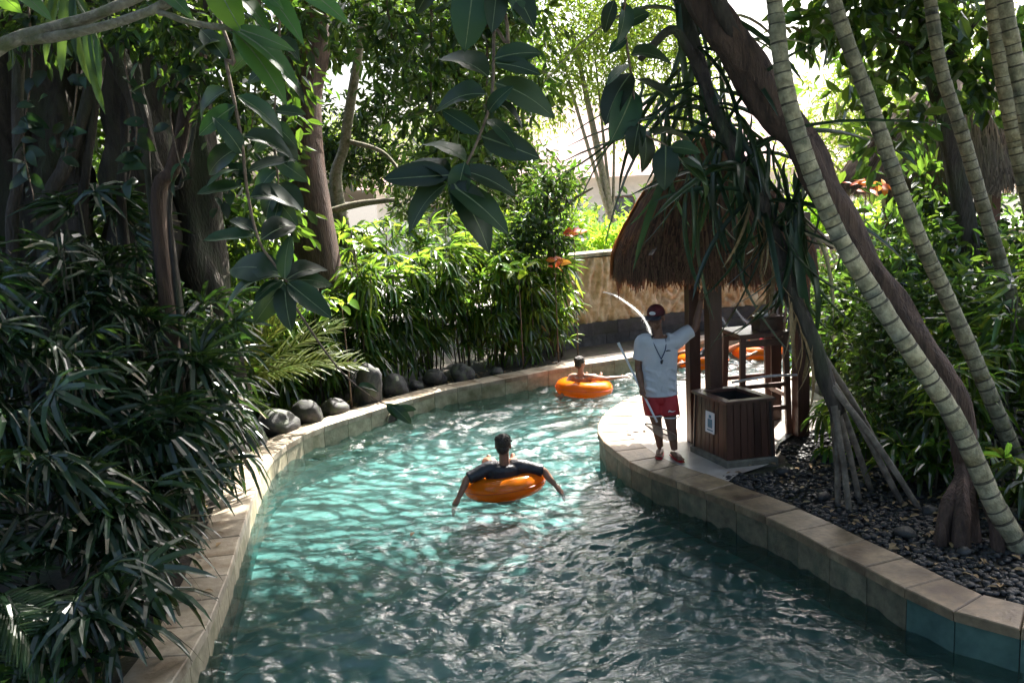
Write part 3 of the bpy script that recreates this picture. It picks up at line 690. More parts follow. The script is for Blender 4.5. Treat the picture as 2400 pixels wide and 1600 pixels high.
def chair():
    r = empty('lifeguard_chair', (2.95, 10.75, 0.324), 'tall dark wooden lifeguard chair with white spindle back under the thatch', 'chair')
    rz = 0.16; c = Vector((2.97, 10.78, 0))
    def w2(x, y, z): return Vector((c.x + x * math.cos(rz) - y * math.sin(rz), c.y + x * math.sin(rz) + y * math.cos(rz), z))
    m = MB(); m.add(*boxc(w2(0, 0, 1.545), .66, .62, .05, rz, .008)); m.build('seat', [M['wood_x']], r)
    for x in (-.27, .27):
        for y in (-.25, .25):
            m = MB(); m.add(*beam(w2(x * 1.12, y * 1.12, .326), w2(x, y, 1.545), .065, .065)); m.build('leg', [M['wood']], r)
    for y in (-.26, .26):
        m = MB(); m.add(*beam(w2(-.27, y, 1.47), w2(.27, y, 1.47), .03, .08)); m.build('apron', [M['wood_x']], r)
        for z in (.66, .95):
            m = MB(); m.add(*beam(w2(-.285, y * 1.06, z), w2(.285, y * 1.06, z), .035, .05)); m.build('rung', [M['wood_x']], r)
    for x in (-.29, .29):
        m = MB(); m.add(*beam(w2(x, -.25, .8), w2(x, .25, .8), .035, .05)); m.build('rung', [M['wood_x']], r)
    for i in range(6):
        y = -.27 + i * .108
        m = MB(); m.add(*beam(w2(.3, y, 1.59), w2(.34, y, 2.08), .022, .022)); m.build('spindle', [M['palewood']], r)
    m = MB(); m.add(*beam(w2(.342, -.31, 2.1), w2(.342, .31, 2.1), .035, .045)); m.build('top_rail', [M['palewood']], r)
    b = empty('wooden_box', w2(.12, -.08, 1.597), 'small reddish wooden box with papers standing on the lifeguard chair seat', 'box')
    m = MB(); m.add(*boxc(b.location, .30, .24, .15, rz, .006)); m.build('box_body', [M['wood_x']], b)
    m = MB(); m.add(*boxc(b.location + Vector((0, 0, .151)), .32, .26, .018, rz, .004)); m.build('lid', [M['wood_x']], b)
    m = MB(); m.add(*boxc(b.location + Vector((-.07, 0, .17)), .13, .10, .035, rz + .3)); m.build('paper', [M['whitepaint']], b)
chair()

# ---- inflatable rings
def torus(R, r, nu=40, nv=16, squash=0.86):
    V, F = [], []
    for i in range(nu):
        a = 2 * math.pi * i / nu
        wr = 1 + 0.012 * math.sin(a * 11) + .01 * math.sin(a * 5 + 1)
        for j in range(nv):
            b = 2 * math.pi * j / nv; V.append(((R + r * wr * math.cos(b)) * math.cos(a), (R + r * wr * math.cos(b)) * math.sin(a), r * squash * math.sin(b)))
    for i in range(nu):
        for j in range(nv): F.append((i * nv + j, ((i + 1) % nu) * nv + j, ((i + 1) % nu) * nv + (j + 1) % nv, i * nv + (j + 1) % nv))
    return V, F
def ring(loc, tilt, label, R=.33, r=.155, rz=0.0):
    t = empty('swim_ring', loc, label, 'swim ring', 'orange swim rings on the river'); t.rotation_euler = (tilt[0], tilt[1], rz)
    V, F = torus(R, r); o = ob('tube', tomesh('tube', V, F, [M['vinyl']], True), t)
    V, F = torus(R + r * 1.0, .006, 40, 6); ob('seam', tomesh('seam', V, F, [M['seam']], True), t)
    V, F = tube([(R * .9, R * .45, r * .8), (R * .92, R * .45, r * .8 + .035)], [.014, .012], 4, 8); ob('valve', tomesh('valve', V, F, [M['vinyl']], True), t)
    return t

# ---- people
def sub(o, part):
    o.parent = part; return o
def limb(m, pts, rads, seg=12, n=None, flat=None): m.add(*tube(pts, rads, n or len(pts) * 5, seg, cap=True, flat=flat))
def ball(m, c, r, rot=None): m.add(*ellip(c, r if isinstance(r, (tuple, list)) else (r, r, r), rot))
def hand(m, wrist, d, side, curl, size=1.0, normal=(0, 0, 1)):
    """palm and five fingers; d = pointing direction, side = thumb direction, curl bends towards -normal"""
    d = Vector(d).normalized(); nrm = Vector(normal); s = Vector(side); s = (s - d * s.dot(d)).normalized(); nrm = s.cross(d).normalized() * (1 if s.cross(d).dot(nrm) >= 0 else -1)
    wv = Vector(wrist); k = size
    limb(m, [wv - d * .01, wv + d * .045 * k, wv + d * .09 * k], [.026 * k, .036 * k, .036 * k], 10, flat=(1, .55) if abs(nrm.z) > .5 else (1, .8))
    for i, (o, L) in enumerate(((.030, .068), (.010, .078), (-.011, .072), (-.031, .056))):
        b = wv + d * .08 * k + s * o * k; a = b; pts = [b]; dd = d.copy()
        for j in range(3):
            dd = (dd - nrm * curl * (0.55 + .35 * j)).normalized(); a = a + dd * L * k / 2.4; pts.append(a)
        limb(m, pts, [.0105 * k, .0098 * k, .009 * k, .0075 * k], 8, 8)
    b = wv + d * .025 * k + s * .03 * k; e1 = b + (d * .5 + s * .75).normalized() * .035 * k; e2 = e1 + (d * .85 + s * .35 - nrm * curl * .6).normalized() * .035 * k
    limb(m, [b, e1, e2], [.014 * k, .0115 * k, .009 * k], 8, 8)
def head_shape(m, c, yaw, pitch, k=1.0):
    """skull, jaw, nose, ears, brow; faces -Y before yaw"""
    R = Matrix.Rotation(yaw, 3, 'Z') @ Matrix.Rotation(pitch, 3, 'X'); c = Vector(c)
    P = lambda x, y, z: c + R @ Vector((x * k, y * k, z * k))
    ball(m, P(0, .012, .025), (.076 * k, .094 * k, .088 * k), R); ball(m, P(0, -.022, -.045), (.058 * k, .066 * k, .062 * k), R); ball(m, P(0, -.052, -.085), (.03 * k, .026 * k, .022 * k), R)
    limb(m, [P(0, -.088, .005), P(0, -.108, -.028), P(0, -.094, -.036)], [.010 * k, .016 * k, .012 * k], 8)
    ball(m, P(0, -.082, .018), (.052 * k, .016 * k, .010 * k), R)
    ball(m, P(0, -.086, -.060), (.024 * k, .012 * k, .008 * k), R)
    for s in (-1, 1):
        ball(m, P(s * .076, .018, -.012), (.010 * k, .02 * k, .03 * k), R); ball(m, P(s * .04, -.06, -.03), (.024 * k, .02 * k, .02 * k), R)
    return P, R

def lifeguard():
    r = empty('person', (1.70, 9.92, 0.326), 'standing man in white shirt and red shorts leaning on a shelter post', 'person')
    H = Vector((1.615, 9.880, 1.941)); NK = Vector((1.638, 9.900, 1.753))
    sR, sL = Vector((1.466, 9.920, 1.671)), Vector((1.832, 9.920, 1.667))
    eR, wR = Vector((1.413, 9.940, 1.386)), Vector((1.428, 9.820, 1.165))
    eL, wL = Vector((2.072, 9.980, 1.786)), Vector((2.155, 10.030, 2.076))
    hR, hL = Vector((1.553, 9.930, 1.034)), Vector((1.733, 9.930, 1.024))
    kR, kL = Vector((1.603, 9.900, 0.703)), Vector((1.757, 9.840, 0.676))
    aR, aL = Vector((1.644, 9.980, 0.395)), Vector((1.781, 9.820, 0.379)); aR.z = 0.42; aL.z = 0.42
    chest = Vector((1.651, 9.920, 1.539)); belly = Vector((1.647, 9.910, 1.271)); pel = Vector((1.646, 9.930, 1.059))
    m = MB()
    limb(m, [NK + Vector((0, 0.01, -.03)), chest, belly, pel], [.10, .145, .125, .13], 16, flat=(1.15, .8))
    limb(m, [NK + Vector((0, 0.01, -.05)), NK, H + Vector((0, .02, -.03))], [.07, .055, .055], 12)
    for s, e, wv in ((sR, eR, wR), (sL, eL, wL)):
        limb(m, [NK.lerp(s, .55) + Vector((0, 0, -.03)), s, s.lerp(e, .5), e, e.lerp(wv, .4), wv], [.06, .062, .050, .041, .042, .028], 12)
    for h, k_, a in ((hR, kR, aR), (hL, kL, aL)):
        limb(m, [h + Vector((0, 0, .05)), h, h.lerp(k_, .5), k_, k_.lerp(a, .35), a], [.10, .095, .082, .056, .058, .036], 14)
        f = Vector((-.25, -1, 0)).normalized() if a is aR else Vector((.2, -1, 0)).normalized()
        zf = Vector((0, 0, 1))
        b = Vector((a.x, a.y, .375))
        limb(m, [b - f * .06, b + f * .03, b + f * .11, b + f * .18], [.034, .043, .040, .024], 12, flat=(1.05, .62))
        sd = f.cross(zf)
        for i in range(5):
            t0 = b + f * .165 + sd * (-.034 + .017 * i) + Vector((0, 0, -.012)); limb(m, [t0, t0 + f * (.045 - abs(i - 1.5) * .004)], [.011, .009], 8, 5)
    hand(m, wR, Vector((.10, -.35, -1)), (.1, -1, .1), 0.85, 1.0, (-1, 0, 0))
    hand(m, wL, Vector((.12, .25, 1)), (-.5, -1, 0), 0.22, 1.0, (-1, -.3, 0))
    P, R = head_shape(m, H, math.radians(-28), math.radians(8), 1.17)
    body = fuse(m.build('body', [M['skin']], r, True), 0.0075, 3)
    for s in (-1, 1):
        e = MB(); ball(e, P(s * .031, -.078, .002), .012); e.build('eye', [M['eye']], r, True)
    # shirt
    m = MB()
    limb(m, [NK + Vector((0, .01, -.045)), NK + Vector((0, 0.01, -.10)), chest, belly, pel + Vector((0, 0, .05)), pel + Vector((0, 0, -.02))], [.10, .165, .178, .165, .172, .178], 20, 26, flat=(1.18, .80))
    limb(m, [NK.lerp(sR, .5) + Vector((0, 0, -.05)), sR + Vector((0, 0, -.005)), sR.lerp(eR, .45), sR.lerp(eR, .72)], [.10, .088, .080, .082], 16)
    limb(m, [NK.lerp(sL, .5) + Vector((0, 0, -.06)), sL + Vector((0, 0, -.015)), sL.lerp(eL, .5), sL.lerp(eL, .80)], [.11, .10, .085, .082], 16)
    for i in range(9):                                 # soft folds
        a = i * 2.1; p = chest.lerp(pel, .25 + .7 * (i / 9)); q = p + Vector((math.sin(a) * .10, -.118, 0))
        limb(m, [q + Vector((-.09, .02, .03)), q, q + Vector((.08, .02, -.05))], [.016, .024, .014], 6, 8)
    sh = fuse(m.build('shirt', [M['white_cloth']], r, True), 0.009, 5)
    m = MB(); m.add(*tube([NK + Vector((math.cos(t) * .075, math.sin(t) * .07 + .01, -.035 + .012 * math.sin(t))) for t in [i * .571 for i in range(12)]], [.009], 36, 6)); sub(m.build('collar', [M['white_cloth']], r, True), sh)
    # shorts
    m = MB()
    limb(m, [pel + Vector((0, 0, .03)), pel + Vector((0, 0, -.04)), pel + Vector((0, 0, -.10))], [.150, .160, .150], 18, flat=(1.12, .82))
    for h, k_ in ((hR, kR), (hL, kL)): limb(m, [h + Vector((0, 0, .02)), h.lerp(k_, .35), h.lerp(k_, .62)], [.115, .118, .118], 16)
    so = fuse(m.build('shorts', [M['red_cloth']], r, True), 0.009, 5)
    for h, k_ in ((hR, kR), (hL, kL)):
        c = h.lerp(k_, .625); m = MB(); V, F = torus(.112, .006, 26, 6, 1); m.add([Vector(v) + c for v in V], F); sub(m.build('hem_stripe', [M['whitepaint']], r, True), so)
    lo = hL.lerp(kL, .42); m = MB(); m.add(*tube([lo + Vector((-.03, -.127, .0)), lo + Vector((-.02, -.130, .016)), lo + Vector((0.01, -.129, .004)), lo + Vector((.05, -.118, .012))], [.005, .008, .006, .003], 10, 6)); sub(m.build('emblem', [M['whitepaint']], r, True), so)
    ec = chest + Vector((.075, -.146, .035)); m = MB(); m.add(*tube([ec + Vector((-.025, 0, 0)), ec + Vector((0, -.004, .007)), ec + Vector((.028, .003, .002))], [.004, .008, .004], 8, 6)); sub(m.build('chest_emblem', [M['blackprint']], r, True), sh)
    # lanyard with whistle
    g = chest + Vector((-.005, -.158, -.05)); m = MB()
    m.add(*tube([NK + Vector((-.062, .03, -.02)), NK + Vector((-.072, -.07, -.06)), chest + Vector((-.055, -.150, .06)), g], [.0055], 24, 6))
    m.add(*tube([NK + Vector((.062, .03, -.02)), NK + Vector((.072, -.07, -.06)), chest + Vector((.045, -.150, .06)), g], [.0055], 24, 6))
    la = m.build('lanyard', [M['lanyard']], r, True)
    m = MB(); ball(m, g + Vector((0, -.01, -.03)), (.015, .012, .024)); m.add(*boxc(g + Vector((.01, -.012, -.02)), .02, .012, .014)); sub(m.build('whistle', [M['blackprint']], r, True), la)
    # cap
    m = MB(); V, F = ellip(P(0, .012, .045), (.100, .121, .096), R, 20, 12)
    m.add(V, [f for f in F if all((R.transposed() @ (Vector(V[i]) - H)).z > .026 for i in f)])
    cp = m.build('cap', [M['cap_cloth']], r, True)
    V = []; nn = 11
    for i in range(nn):
        a = math.pi * (i / (nn - 1)) ; x = -math.cos(a)
        for t, zz in ((0, .034), (1, .020)):
            V.append(P(x * .076, -.062 - math.sin(a) * (.028 + .075 * t), zz - .012 * abs(x) * t))
    F = [(2 * i, 2 * i + 2, 2 * i + 3, 2 * i + 1) for i in range(nn - 1)]; nv = len(V); V2 = [v + R @ Vector((0, 0, .006)) for v in V]
    F += [tuple(j + nv for j in f[::-1]) for f in F] + [(2 * i + 1, 2 * i + 3, 2 * i + 3 + nv, 2 * i + 1 + nv) for i in range(nn - 1)]
    m = MB(); m.add(V + V2, F); sub(m.build('cap_brim', [M['blackprint']], r), cp)
    m = MB(); ball(m, P(0, -.088, .066), (.038, .014, .022), R); sub(m.build('cap_badge', [M['whitepaint']], r, True), cp)
    # red sandals
    for a, f in ((aR, Vector((-.25, -1, 0)).normalized()), (aL, Vector((.2, -1, 0)).normalized())):
        b = Vector((a.x, a.y, .341)); sd = f.cross(Vector((0, 0, 1)))
        m = MB(); m.add(*tube([b - f * .09, b, b + f * .12, b + f * .23], [.034, .044, .05, .032], 14, 14, flat=(1.0, .2))); m.build('sandal', [M['red_cloth']], r, True)
    # the skimmer net in his hand
    n = empty('skimmer_net', (1.571, 9.700, 0.788), 'long white handled pool skimmer net held down beside the bare legs', 'net')
    a, b = Vector((1.208, 10.050, 1.648)), Vector((1.571, 9.700, 0.788))
    m = MB(); m.add(*tube([a, a.lerp(b, .5), b], [.014, .013, .012], 10, 10)); m.build('handle', [M['pole']], n, True)
    m = MB(); m.add(*tube([a, a.lerp(b, .06)], [.017], 4, 10)); m.build('grip', [M['whitepaint']], n, True)
    c = Vector((1.599, 9.620, 0.715)); u = (Vector((1.765, 9.580, 0.629)) - Vector((1.441, 9.660, 0.781))) / 2; v = Vector((.03, -.10, .035))
    hp = [c + u * math.cos(t) + v * math.sin(t) for t in [i * 2 * math.pi / 20 for i in range(21)]]
    m = MB(); m.add(*tube(hp, [.008], 42, 6)); m.build('hoop', [M['net']], n, True)
    V = []; F = []
    for k in range(5):
        s = math.cos(k / 4 * 1.45)
        for i in range(20): p = c + (hp[i] - c) * (s if k < 4 else .12); V.append(p + Vector((0.01 * k, 0, -.028 * k)))
    for k in range(4):
        for i in range(20): F.append((k * 20 + i, k * 20 + (i + 1) % 20, (k + 1) * 20 + (i + 1) % 20, (k + 1) * 20 + i))
    m = MB(); m.add(V, F); m.build('net_bag', [M['net_cloth']], n, True)
lifeguard()

def floater(name_label, loc, yaw, tilt, skin, shirt, hairlen, armL, armR, ring_label, scale=1.0, voxel=.011, head_yaw=0.0, lean=0.35):
    """someone reclining in a ring, seen from behind (back towards -Y before yaw)"""
    ring(loc, tilt, ring_label, rz=yaw)
    r = empty('person', (loc[0], loc[1], loc[2]), name_label, 'person', 'people floating in rings')
    Rz = Matrix.Rotation(yaw, 3, 'Z'); L = Vector(loc)
    W = lambda x, y, z: L + Rz @ Vector((x, y, z)) * scale
    m = MB()
    hip, ch, nk, hd = W(0, .05, -.12), W(0, -.13, .10), W(0, -.175, .30), W(0.0, -.175, .45)
    limb(m, [hip, W(0, -.05, 0), ch, W(0, -.16, .22)], [.14 * scale, .135 * scale, .15 * scale, .12 * scale], 14, flat=(1.15, .8))
    limb(m, [W(0, -.16, .2), nk, hd], [.065 * scale, .05 * scale, .05 * scale], 10)
    shp = []
    for s, arm in ((-1, armL), (1, armR)):
        sh, el, wr = W(s * .165, -.15, .205), W(*arm[0]), W(*arm[1]); shp.append((sh, el, wr))
        limb(m, [W(s * .07, -.15, .21), sh, sh.lerp(el, .5), el, el.lerp(wr, .4), wr], [.055 * scale, .06 * scale, .046 * scale, .038 * scale, .038 * scale, .026 * scale], 10)
        hand(m, wr, (wr - el), Rz @ Vector((0, 1, .2)), .25, scale * 1.15, (0, 0, 1))
    for s in (-1, 1):
        k_, a = W(s * .14 - .02, .34, .12 - .05 * (s > 0)), W(s * .13, .60, .0)
        limb(m, [W(s * .09, .06, -.10), W(s * .11, .22, .10), k_, k_.lerp(a, .5), a], [.09 * scale, .08 * scale, .058 * scale, .05 * scale, .034 * scale], 10)
        limb(m, [a, a + Rz @ Vector((0, .10, .10))], [.036 * scale, .024 * scale], 8)
    P, R = head_shape(m, hd, yaw + math.pi + head_yaw, math.radians(4), .98 * scale)
    fuse(m.build('body', [skin], r, True), voxel, 1)
    m = MB(); k = scale
    ball(m, P(0, .02, .032), (.083 * k, .098 * k, .088 * k), R); ball(m, P(0, .05, -.03), (.066 * k, .06 * k, .06 * k), R)
    rg = random.Random(3)
    for i in range(60):                                # tousled locks
        a, t = rg.uniform(0, 6.28), rg.uniform(.1, 1.35); d = Vector((math.sin(t) * math.cos(a), math.sin(t) * math.sin(a), math.cos(t)))
        if d.y < -.45 and d.z < .5: continue
        p = P(d.x * .078, .02 + d.y * .092, .034 + d.z * .083); q = P(d.x * .094 + rg.uniform(-.012, .012), .02 + d.y * .106, .026 + d.z * .092 - .012); limb(m, [p, q], [.012 * k, .006 * k], 5, 3)
    if hairlen > 0: ball(m, P(0, .105, .07), (.038 * k, .038 * k, .038 * k), R)
    m.build('hair', [M['hair']], r, True)
    if shirt:
        m = MB()
        limb(m, [hip, W(0, -.05, 0), ch, W(0, -.165, .225), W(0, -.17, .255)], [.15 * k, .15 * k, .168 * k, .14 * k, .075 * k], 16, flat=(1.18, .82))
        for s, (sh, el, wr) in zip((-1, 1), shp): limb(m, [W(s * .07, -.15, .20), sh, sh.lerp(el, .5), sh.lerp(el, 1.0)], [.085 * k, .078 * k, .066 * k, .062 * k], 14)
        fuse(m.build('shirt', [shirt], r, True), .010, 3)
    m = MB(); limb(m, [hip + Vector((0, 0, .03)), hip, W(0, .16, -.02)], [.15 * k, .155 * k, .13 * k], 12); m.build('swim_shorts', [M['dark_cloth']], r, True)
floater('person in a black shirt seen from behind with arms spread over a swim ring', (-0.17, 9.98, .085), 0.06, (math.radians(-5), math.radians(-5)), M['skin2'], M['dark_cloth'], 0, ((-.37, -.20, .14), (-.47, -.27, -.02)), ((.38, -.16, .15), (.49, -.20, .01)), 'orange swim ring under the black-shirted person, nearest the bridge', head_yaw=-.25, voxel=.0065, scale=1.14)
floater('bare backed person with tied up dark hair drifting in a swim ring', (1.17, 14.72, .085), -0.35, (math.radians(-4), math.radians(3)), M['skin3'], None, 1, ((-.24, -.32, .06), (-.27, -.36, -.04)), ((.36, .10, .13), (.58, .30, .12)), 'orange swim ring of the bare backed person beside the deck tip', voxel=.014, head_yaw=-.5)
floater('person in dark clothes in a swim ring glimpsed between the shelter posts', (3.55, 16.5, .085), 0.9, (0, 0), M['skin2'], M['dark_cloth'], 0, ((-.36, -.1, .08), (-.5, .1, .03)), ((.36, -.1, .08), (.5, .1, .03)), 'far orange swim ring seen between the two left shelter posts', voxel=.016)
floater('person in red drifting past far behind the lifeguard chair', (4.75, 17.1, .085), 1.3, (0, 0), M['skin3'], M['red_cloth'], 0, ((-.36, -.1, .08), (-.5, .1, .03)), ((.36, -.1, .08), (.5, .1, .03)), 'farthest orange swim ring behind the lifeguard chair', voxel=.016)

# ---- jets of water from the wall
def jet(pts, rads, label, seed):
    rng = random.Random(seed); o = MB(); o.add(*tube(pts, rads, 40, 9, wob=.5, seed=seed))
    C = crom(pts, 60)
    for i in range(240):                                 # loose drops along the fall
        k = int(59 * rng.random() ** .6); s = .035 * k / 59 + .008; p = C[k] + Vector((rng.gauss(0, s), rng.gauss(0, s), rng.gauss(0, s)))
        o.add(*ellip(p, (.005, .005, .009), None, 5, 3))
    q = o.build('water_jet', [M['foam']], None, True, loc=pts[0]); tag(q, label, 'water jet', 'water jets at the far wall')
jet([(1.836, 17.600, 1.329), (2.046, 17.400, 1.274), (2.293, 17.100, 1.114), (2.527, 16.800, 0.863), (2.647, 16.600, 0.464), (2.653, 16.400, 0.093)], [.012, .014, .017, .018, .016, .012], 'thick white water jet arcing off the far wall behind the red cap', 1)
jet([(4.325, 18.750, 0.757), (4.413, 18.600, 0.555), (4.499, 18.450, 0.338), (4.529, 18.300, -0.036)], [.014, .016, .02, .03], 'thin water jet beside the right front post of the shelter', 2)
jet([(4.752, 18.800, 0.691), (4.861, 18.600, 0.495), (4.981, 18.450, 0.348), (5.027, 18.300, -0.027)], [.014, .016, .02, .03], 'thin water jet just behind the wooden box on the chair', 3)
def fitting():
    r = empty('drain_outlet', (-1.86, 13.36, 0), 'arched drain opening low in the sunlit kerb wall', 'drain')
    d = Vector((.62, .78, 0)); n = Vector((.78, -.62, 0)); c = Vector((-1.90, 13.33, .015))
    V = [c + n * .012 + d * (-.10), c + n * .012 + d * .10] + [c + n * .012 + d * (.10 * math.cos(t)) + Vector((0, 0, .03 + .10 * math.sin(t))) for t in [i * math.pi / 10 for i in range(11)]]
    m = MB(); m.add(V, [tuple(range(len(V)))]); m.build('opening', [M['wood_in']], r)
    m = MB(); m.add(*tube([c + n * .015 + d * (.11 * math.cos(t)) + Vector((0, 0, .03 + .11 * math.sin(t))) for t in [i * math.pi / 10 for i in range(11)]], [.014], 24, 6)); m.build('surround', [M['facing']], r, True)
fitting()

# ================================================================ PLANTS
# ---- leaf shapes: base at the origin, pointing +Y, upper face +Z, unit length
def blade_mesh(name, mat, width, segs=6, droop=0.25, fold=0.22, tip=1.6, rib=None, wave=0.0, peak=0.45):
    V, F, I = [], [], []
    for k in range(segs + 1):
        s = k / segs
        w_ = width * (math.sin(math.pi * min(1, s ** (0.69 / -math.log(peak) if False else 0.85))) ** (1 / tip)) if 0 < s < 1 else 0.004
        z = -droop * s * s + .04 * math.sin(s * 3.1); y = s - 0.10 * droop * s * s
        wz = wave * math.sin(s * 14)
        V += [(-w_ / 2, y, z + fold * w_ / 2 + wz), (0, y, z), (w_ / 2, y, z + fold * w_ / 2 - wz)]
    for k in range(segs):
        b = 3 * k; F += [(b, b + 1, b + 4, b + 3), (b + 1, b + 2, b + 5, b + 4)]; I += [0, 0]
    if rib:
        for k in range(segs):
            b = len(V); s0, s1 = k / segs, (k + 1) / segs; r0, r1 = .013 * (1 - s0 * .8), .013 * (1 - s1 * .8)
            for s, rr, q in ((s0, r0, 3 * k + 1), (s1, r1, 3 * k + 4)):
                c = V[q]; V += [(c[0] - rr, c[1], c[2] + .003), (c[0], c[1], c[2] + .003 + rr * .7), (c[0] + rr, c[1], c[2] + .003)]
            F += [(b, b + 1, b + 4, b + 3), (b + 1, b + 2, b + 5, b + 4)]; I += [1, 1]
    return tomesh(name, V, F, [mat] + ([rib] if rib else []), True, I)
def fan_mesh(name, mat, n, spread, wd, seed, droop=0.35, pet=0.45, tipmat=None):
    """palmate leaf: stalk and n pleated fingers"""
    rng = random.Random(seed); V, F, I = [], [], []
    V += [(-.012, 0, 0), (.012, 0, 0), (.012, pet * .5, .03), (-.012, pet * .5, .03), (.008, pet, 0), (-.008, pet, 0)]
    F += [(0, 1, 2, 3), (3, 2, 4, 5)]; I += [0, 0]
    for i in range(n):
        a = (i / (n - 1) - .5) * 2 * spread + rng.uniform(-.07, .07); L = (1.0 - .25 * abs(a) / 2.2) * rng.uniform(.8, 1.08); d = droop * rng.uniform(.5, 1.6)
        ca, sa = math.cos(a), math.sin(a); el = rng.uniform(-.1, .3); b = len(V); segs = 4; ended = tipmat is not None and rng.random() < .18
        for k in range(segs + 1):
            s = (0, .3, .6, .86, 1)[k]; w_ = wd * (.35, 1, .95, .6, .10 if not ended else .35)[k] * .5
            r = s * L * (1 - .28 * d * s); z = el * s * L - d * s * s * L
            cx, cy = sa * r, pet + ca * r
            V += [(cx - ca * w_, cy + sa * w_, z + w_ * .55), (cx, cy, z), (cx + ca * w_, cy - sa * w_, z + w_ * .55)]
        for k in range(segs):
            q = b + 3 * k; F += [(q, q + 1, q + 4, q + 3), (q + 1, q + 2, q + 5, q + 4)]; I += [1 if ended and k == 3 else 0] * 2
    return tomesh(name, V, F, [mat] + ([tipmat] if tipmat else []), False, I)
def frond_mesh(name, mat, seed, n=26, arch=0.6, ll=0.42, wd=0.034, hang=0.35):
    """feather palm leaf, unit rachis along +Y arching down"""
    rng = random.Random(seed); V, F = [], []
    def rp(s): return Vector((0, s * (1 - .25 * arch * s), .25 * s - arch * s * s))
    for k in range(12):
        p, q = rp(k / 12), rp((k + 1) / 12); r0 = .014 * (1 - k / 14); b = len(V)
        V += [p + Vector((-r0, 0, 0)), p + Vector((0, 0, r0)), p + Vector((r0, 0, 0)), q + Vector((-r0, 0, 0)), q + Vector((0, 0, r0)), q + Vector((r0, 0, 0))]
        F += [(b, b + 1, b + 4, b + 3), (b + 1, b + 2, b + 5, b + 4)]
    for i in range(n):
        s = .18 + .82 * i / (n - 1); p = rp(s); L = ll * (math.sin(math.pi * (.12 + .80 * (s - .18) / .82)) ** .6) * rng.uniform(.88, 1.1)
        for sd in (-1, 1):
            d = Vector((sd * (1 - .45 * s), .55 + .5 * s, .30)).normalized(); h = hang * rng.uniform(.6, 1.5); b = len(V)
            nn = Vector((d.y, -d.x, 0)).normalized()
            for k, t in enumerate((0, .35, .7, 1)):
                c = p + d * (L * t) + Vector((0, 0, -h * t * t * L)); w_ = wd * (.5, 1, .75, .06)[k] / 2
                V += [c - nn * w_, c + Vector((0, 0, .25 * w_)), c + nn * w_]
            for k in range(3):
                q = b + 3 * k; F += [(q, q + 1, q + 4, q + 3), (q + 1, q + 2, q + 5, q + 4)]
    return tomesh(name, V, F, [mat], False)
RUB = [blade_mesh('leaf', M['l_rubber'], w_, 8, d, f, 1.5, M['midrib'], wave=wv) for w_, d, f, wv in ((.42, .22, .35, .012), (.47, .40, .5, .018), (.38, .10, .25, .010), (.44, .58, .55, .02), (.50, .30, .15, .016), (.36, -.12, .6, .012))]
PLU = [blade_mesh('leaf', M['l_plum'], w_, 6, d, .22, 1.3, M['midrib']) for w_, d in ((.30, .15), (.34, .3), (.28, .22))]
LIME = [blade_mesh('leaf', M['l_lime'], .42, 6, .15, .2, 1.4, M['midrib'])]
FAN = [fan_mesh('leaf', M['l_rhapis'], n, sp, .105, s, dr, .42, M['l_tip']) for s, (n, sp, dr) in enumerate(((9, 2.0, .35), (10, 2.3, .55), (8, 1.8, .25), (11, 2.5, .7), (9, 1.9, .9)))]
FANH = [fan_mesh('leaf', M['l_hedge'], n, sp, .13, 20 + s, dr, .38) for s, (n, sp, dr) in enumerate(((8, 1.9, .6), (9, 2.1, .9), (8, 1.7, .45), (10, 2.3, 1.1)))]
FROND = [frond_mesh('frond', M['l_frond'], s, arch=a) for s, a in enumerate((.5, .8))]
FRONDY = [frond_mesh('frond', M['l_yellow'], s + 5, n=20, arch=a, hang=.35, ll=.36, wd=.026) for s, a in enumerate((.25, .45))]
STRAP = [blade_mesh('leaf', M['l_strap'], w_, 9, d, .9, 3.5) for w_, d in ((.055, .3), (.05, .7), (.06, 1.05))]

def setleaf(o, base, tip, roll=0.0, wscale=1.0, upv=(0, -0.35, 1)):
    b, t = Vector(base), Vector(tip); d = t - b; L = d.length
    z = Vector(upv)
    z = Matrix.Rotation(roll, 3, d.normalized()) @ z
    o.matrix_world = basis(b, d, z, (L * wscale, L, L)); return o
def leaf(parent, me, base, tip, roll=0.0, wscale=1.0, name='leaf', upv=(0, -0.35, 1)):
    o = bpy.data.objects.new(name, me); link(o, parent)
    setleaf(o, Vector(base) - Vector(parent.location), Vector(tip) - Vector(parent.location), roll, wscale, upv)
    o.matrix_local = o.matrix_basis
    return o

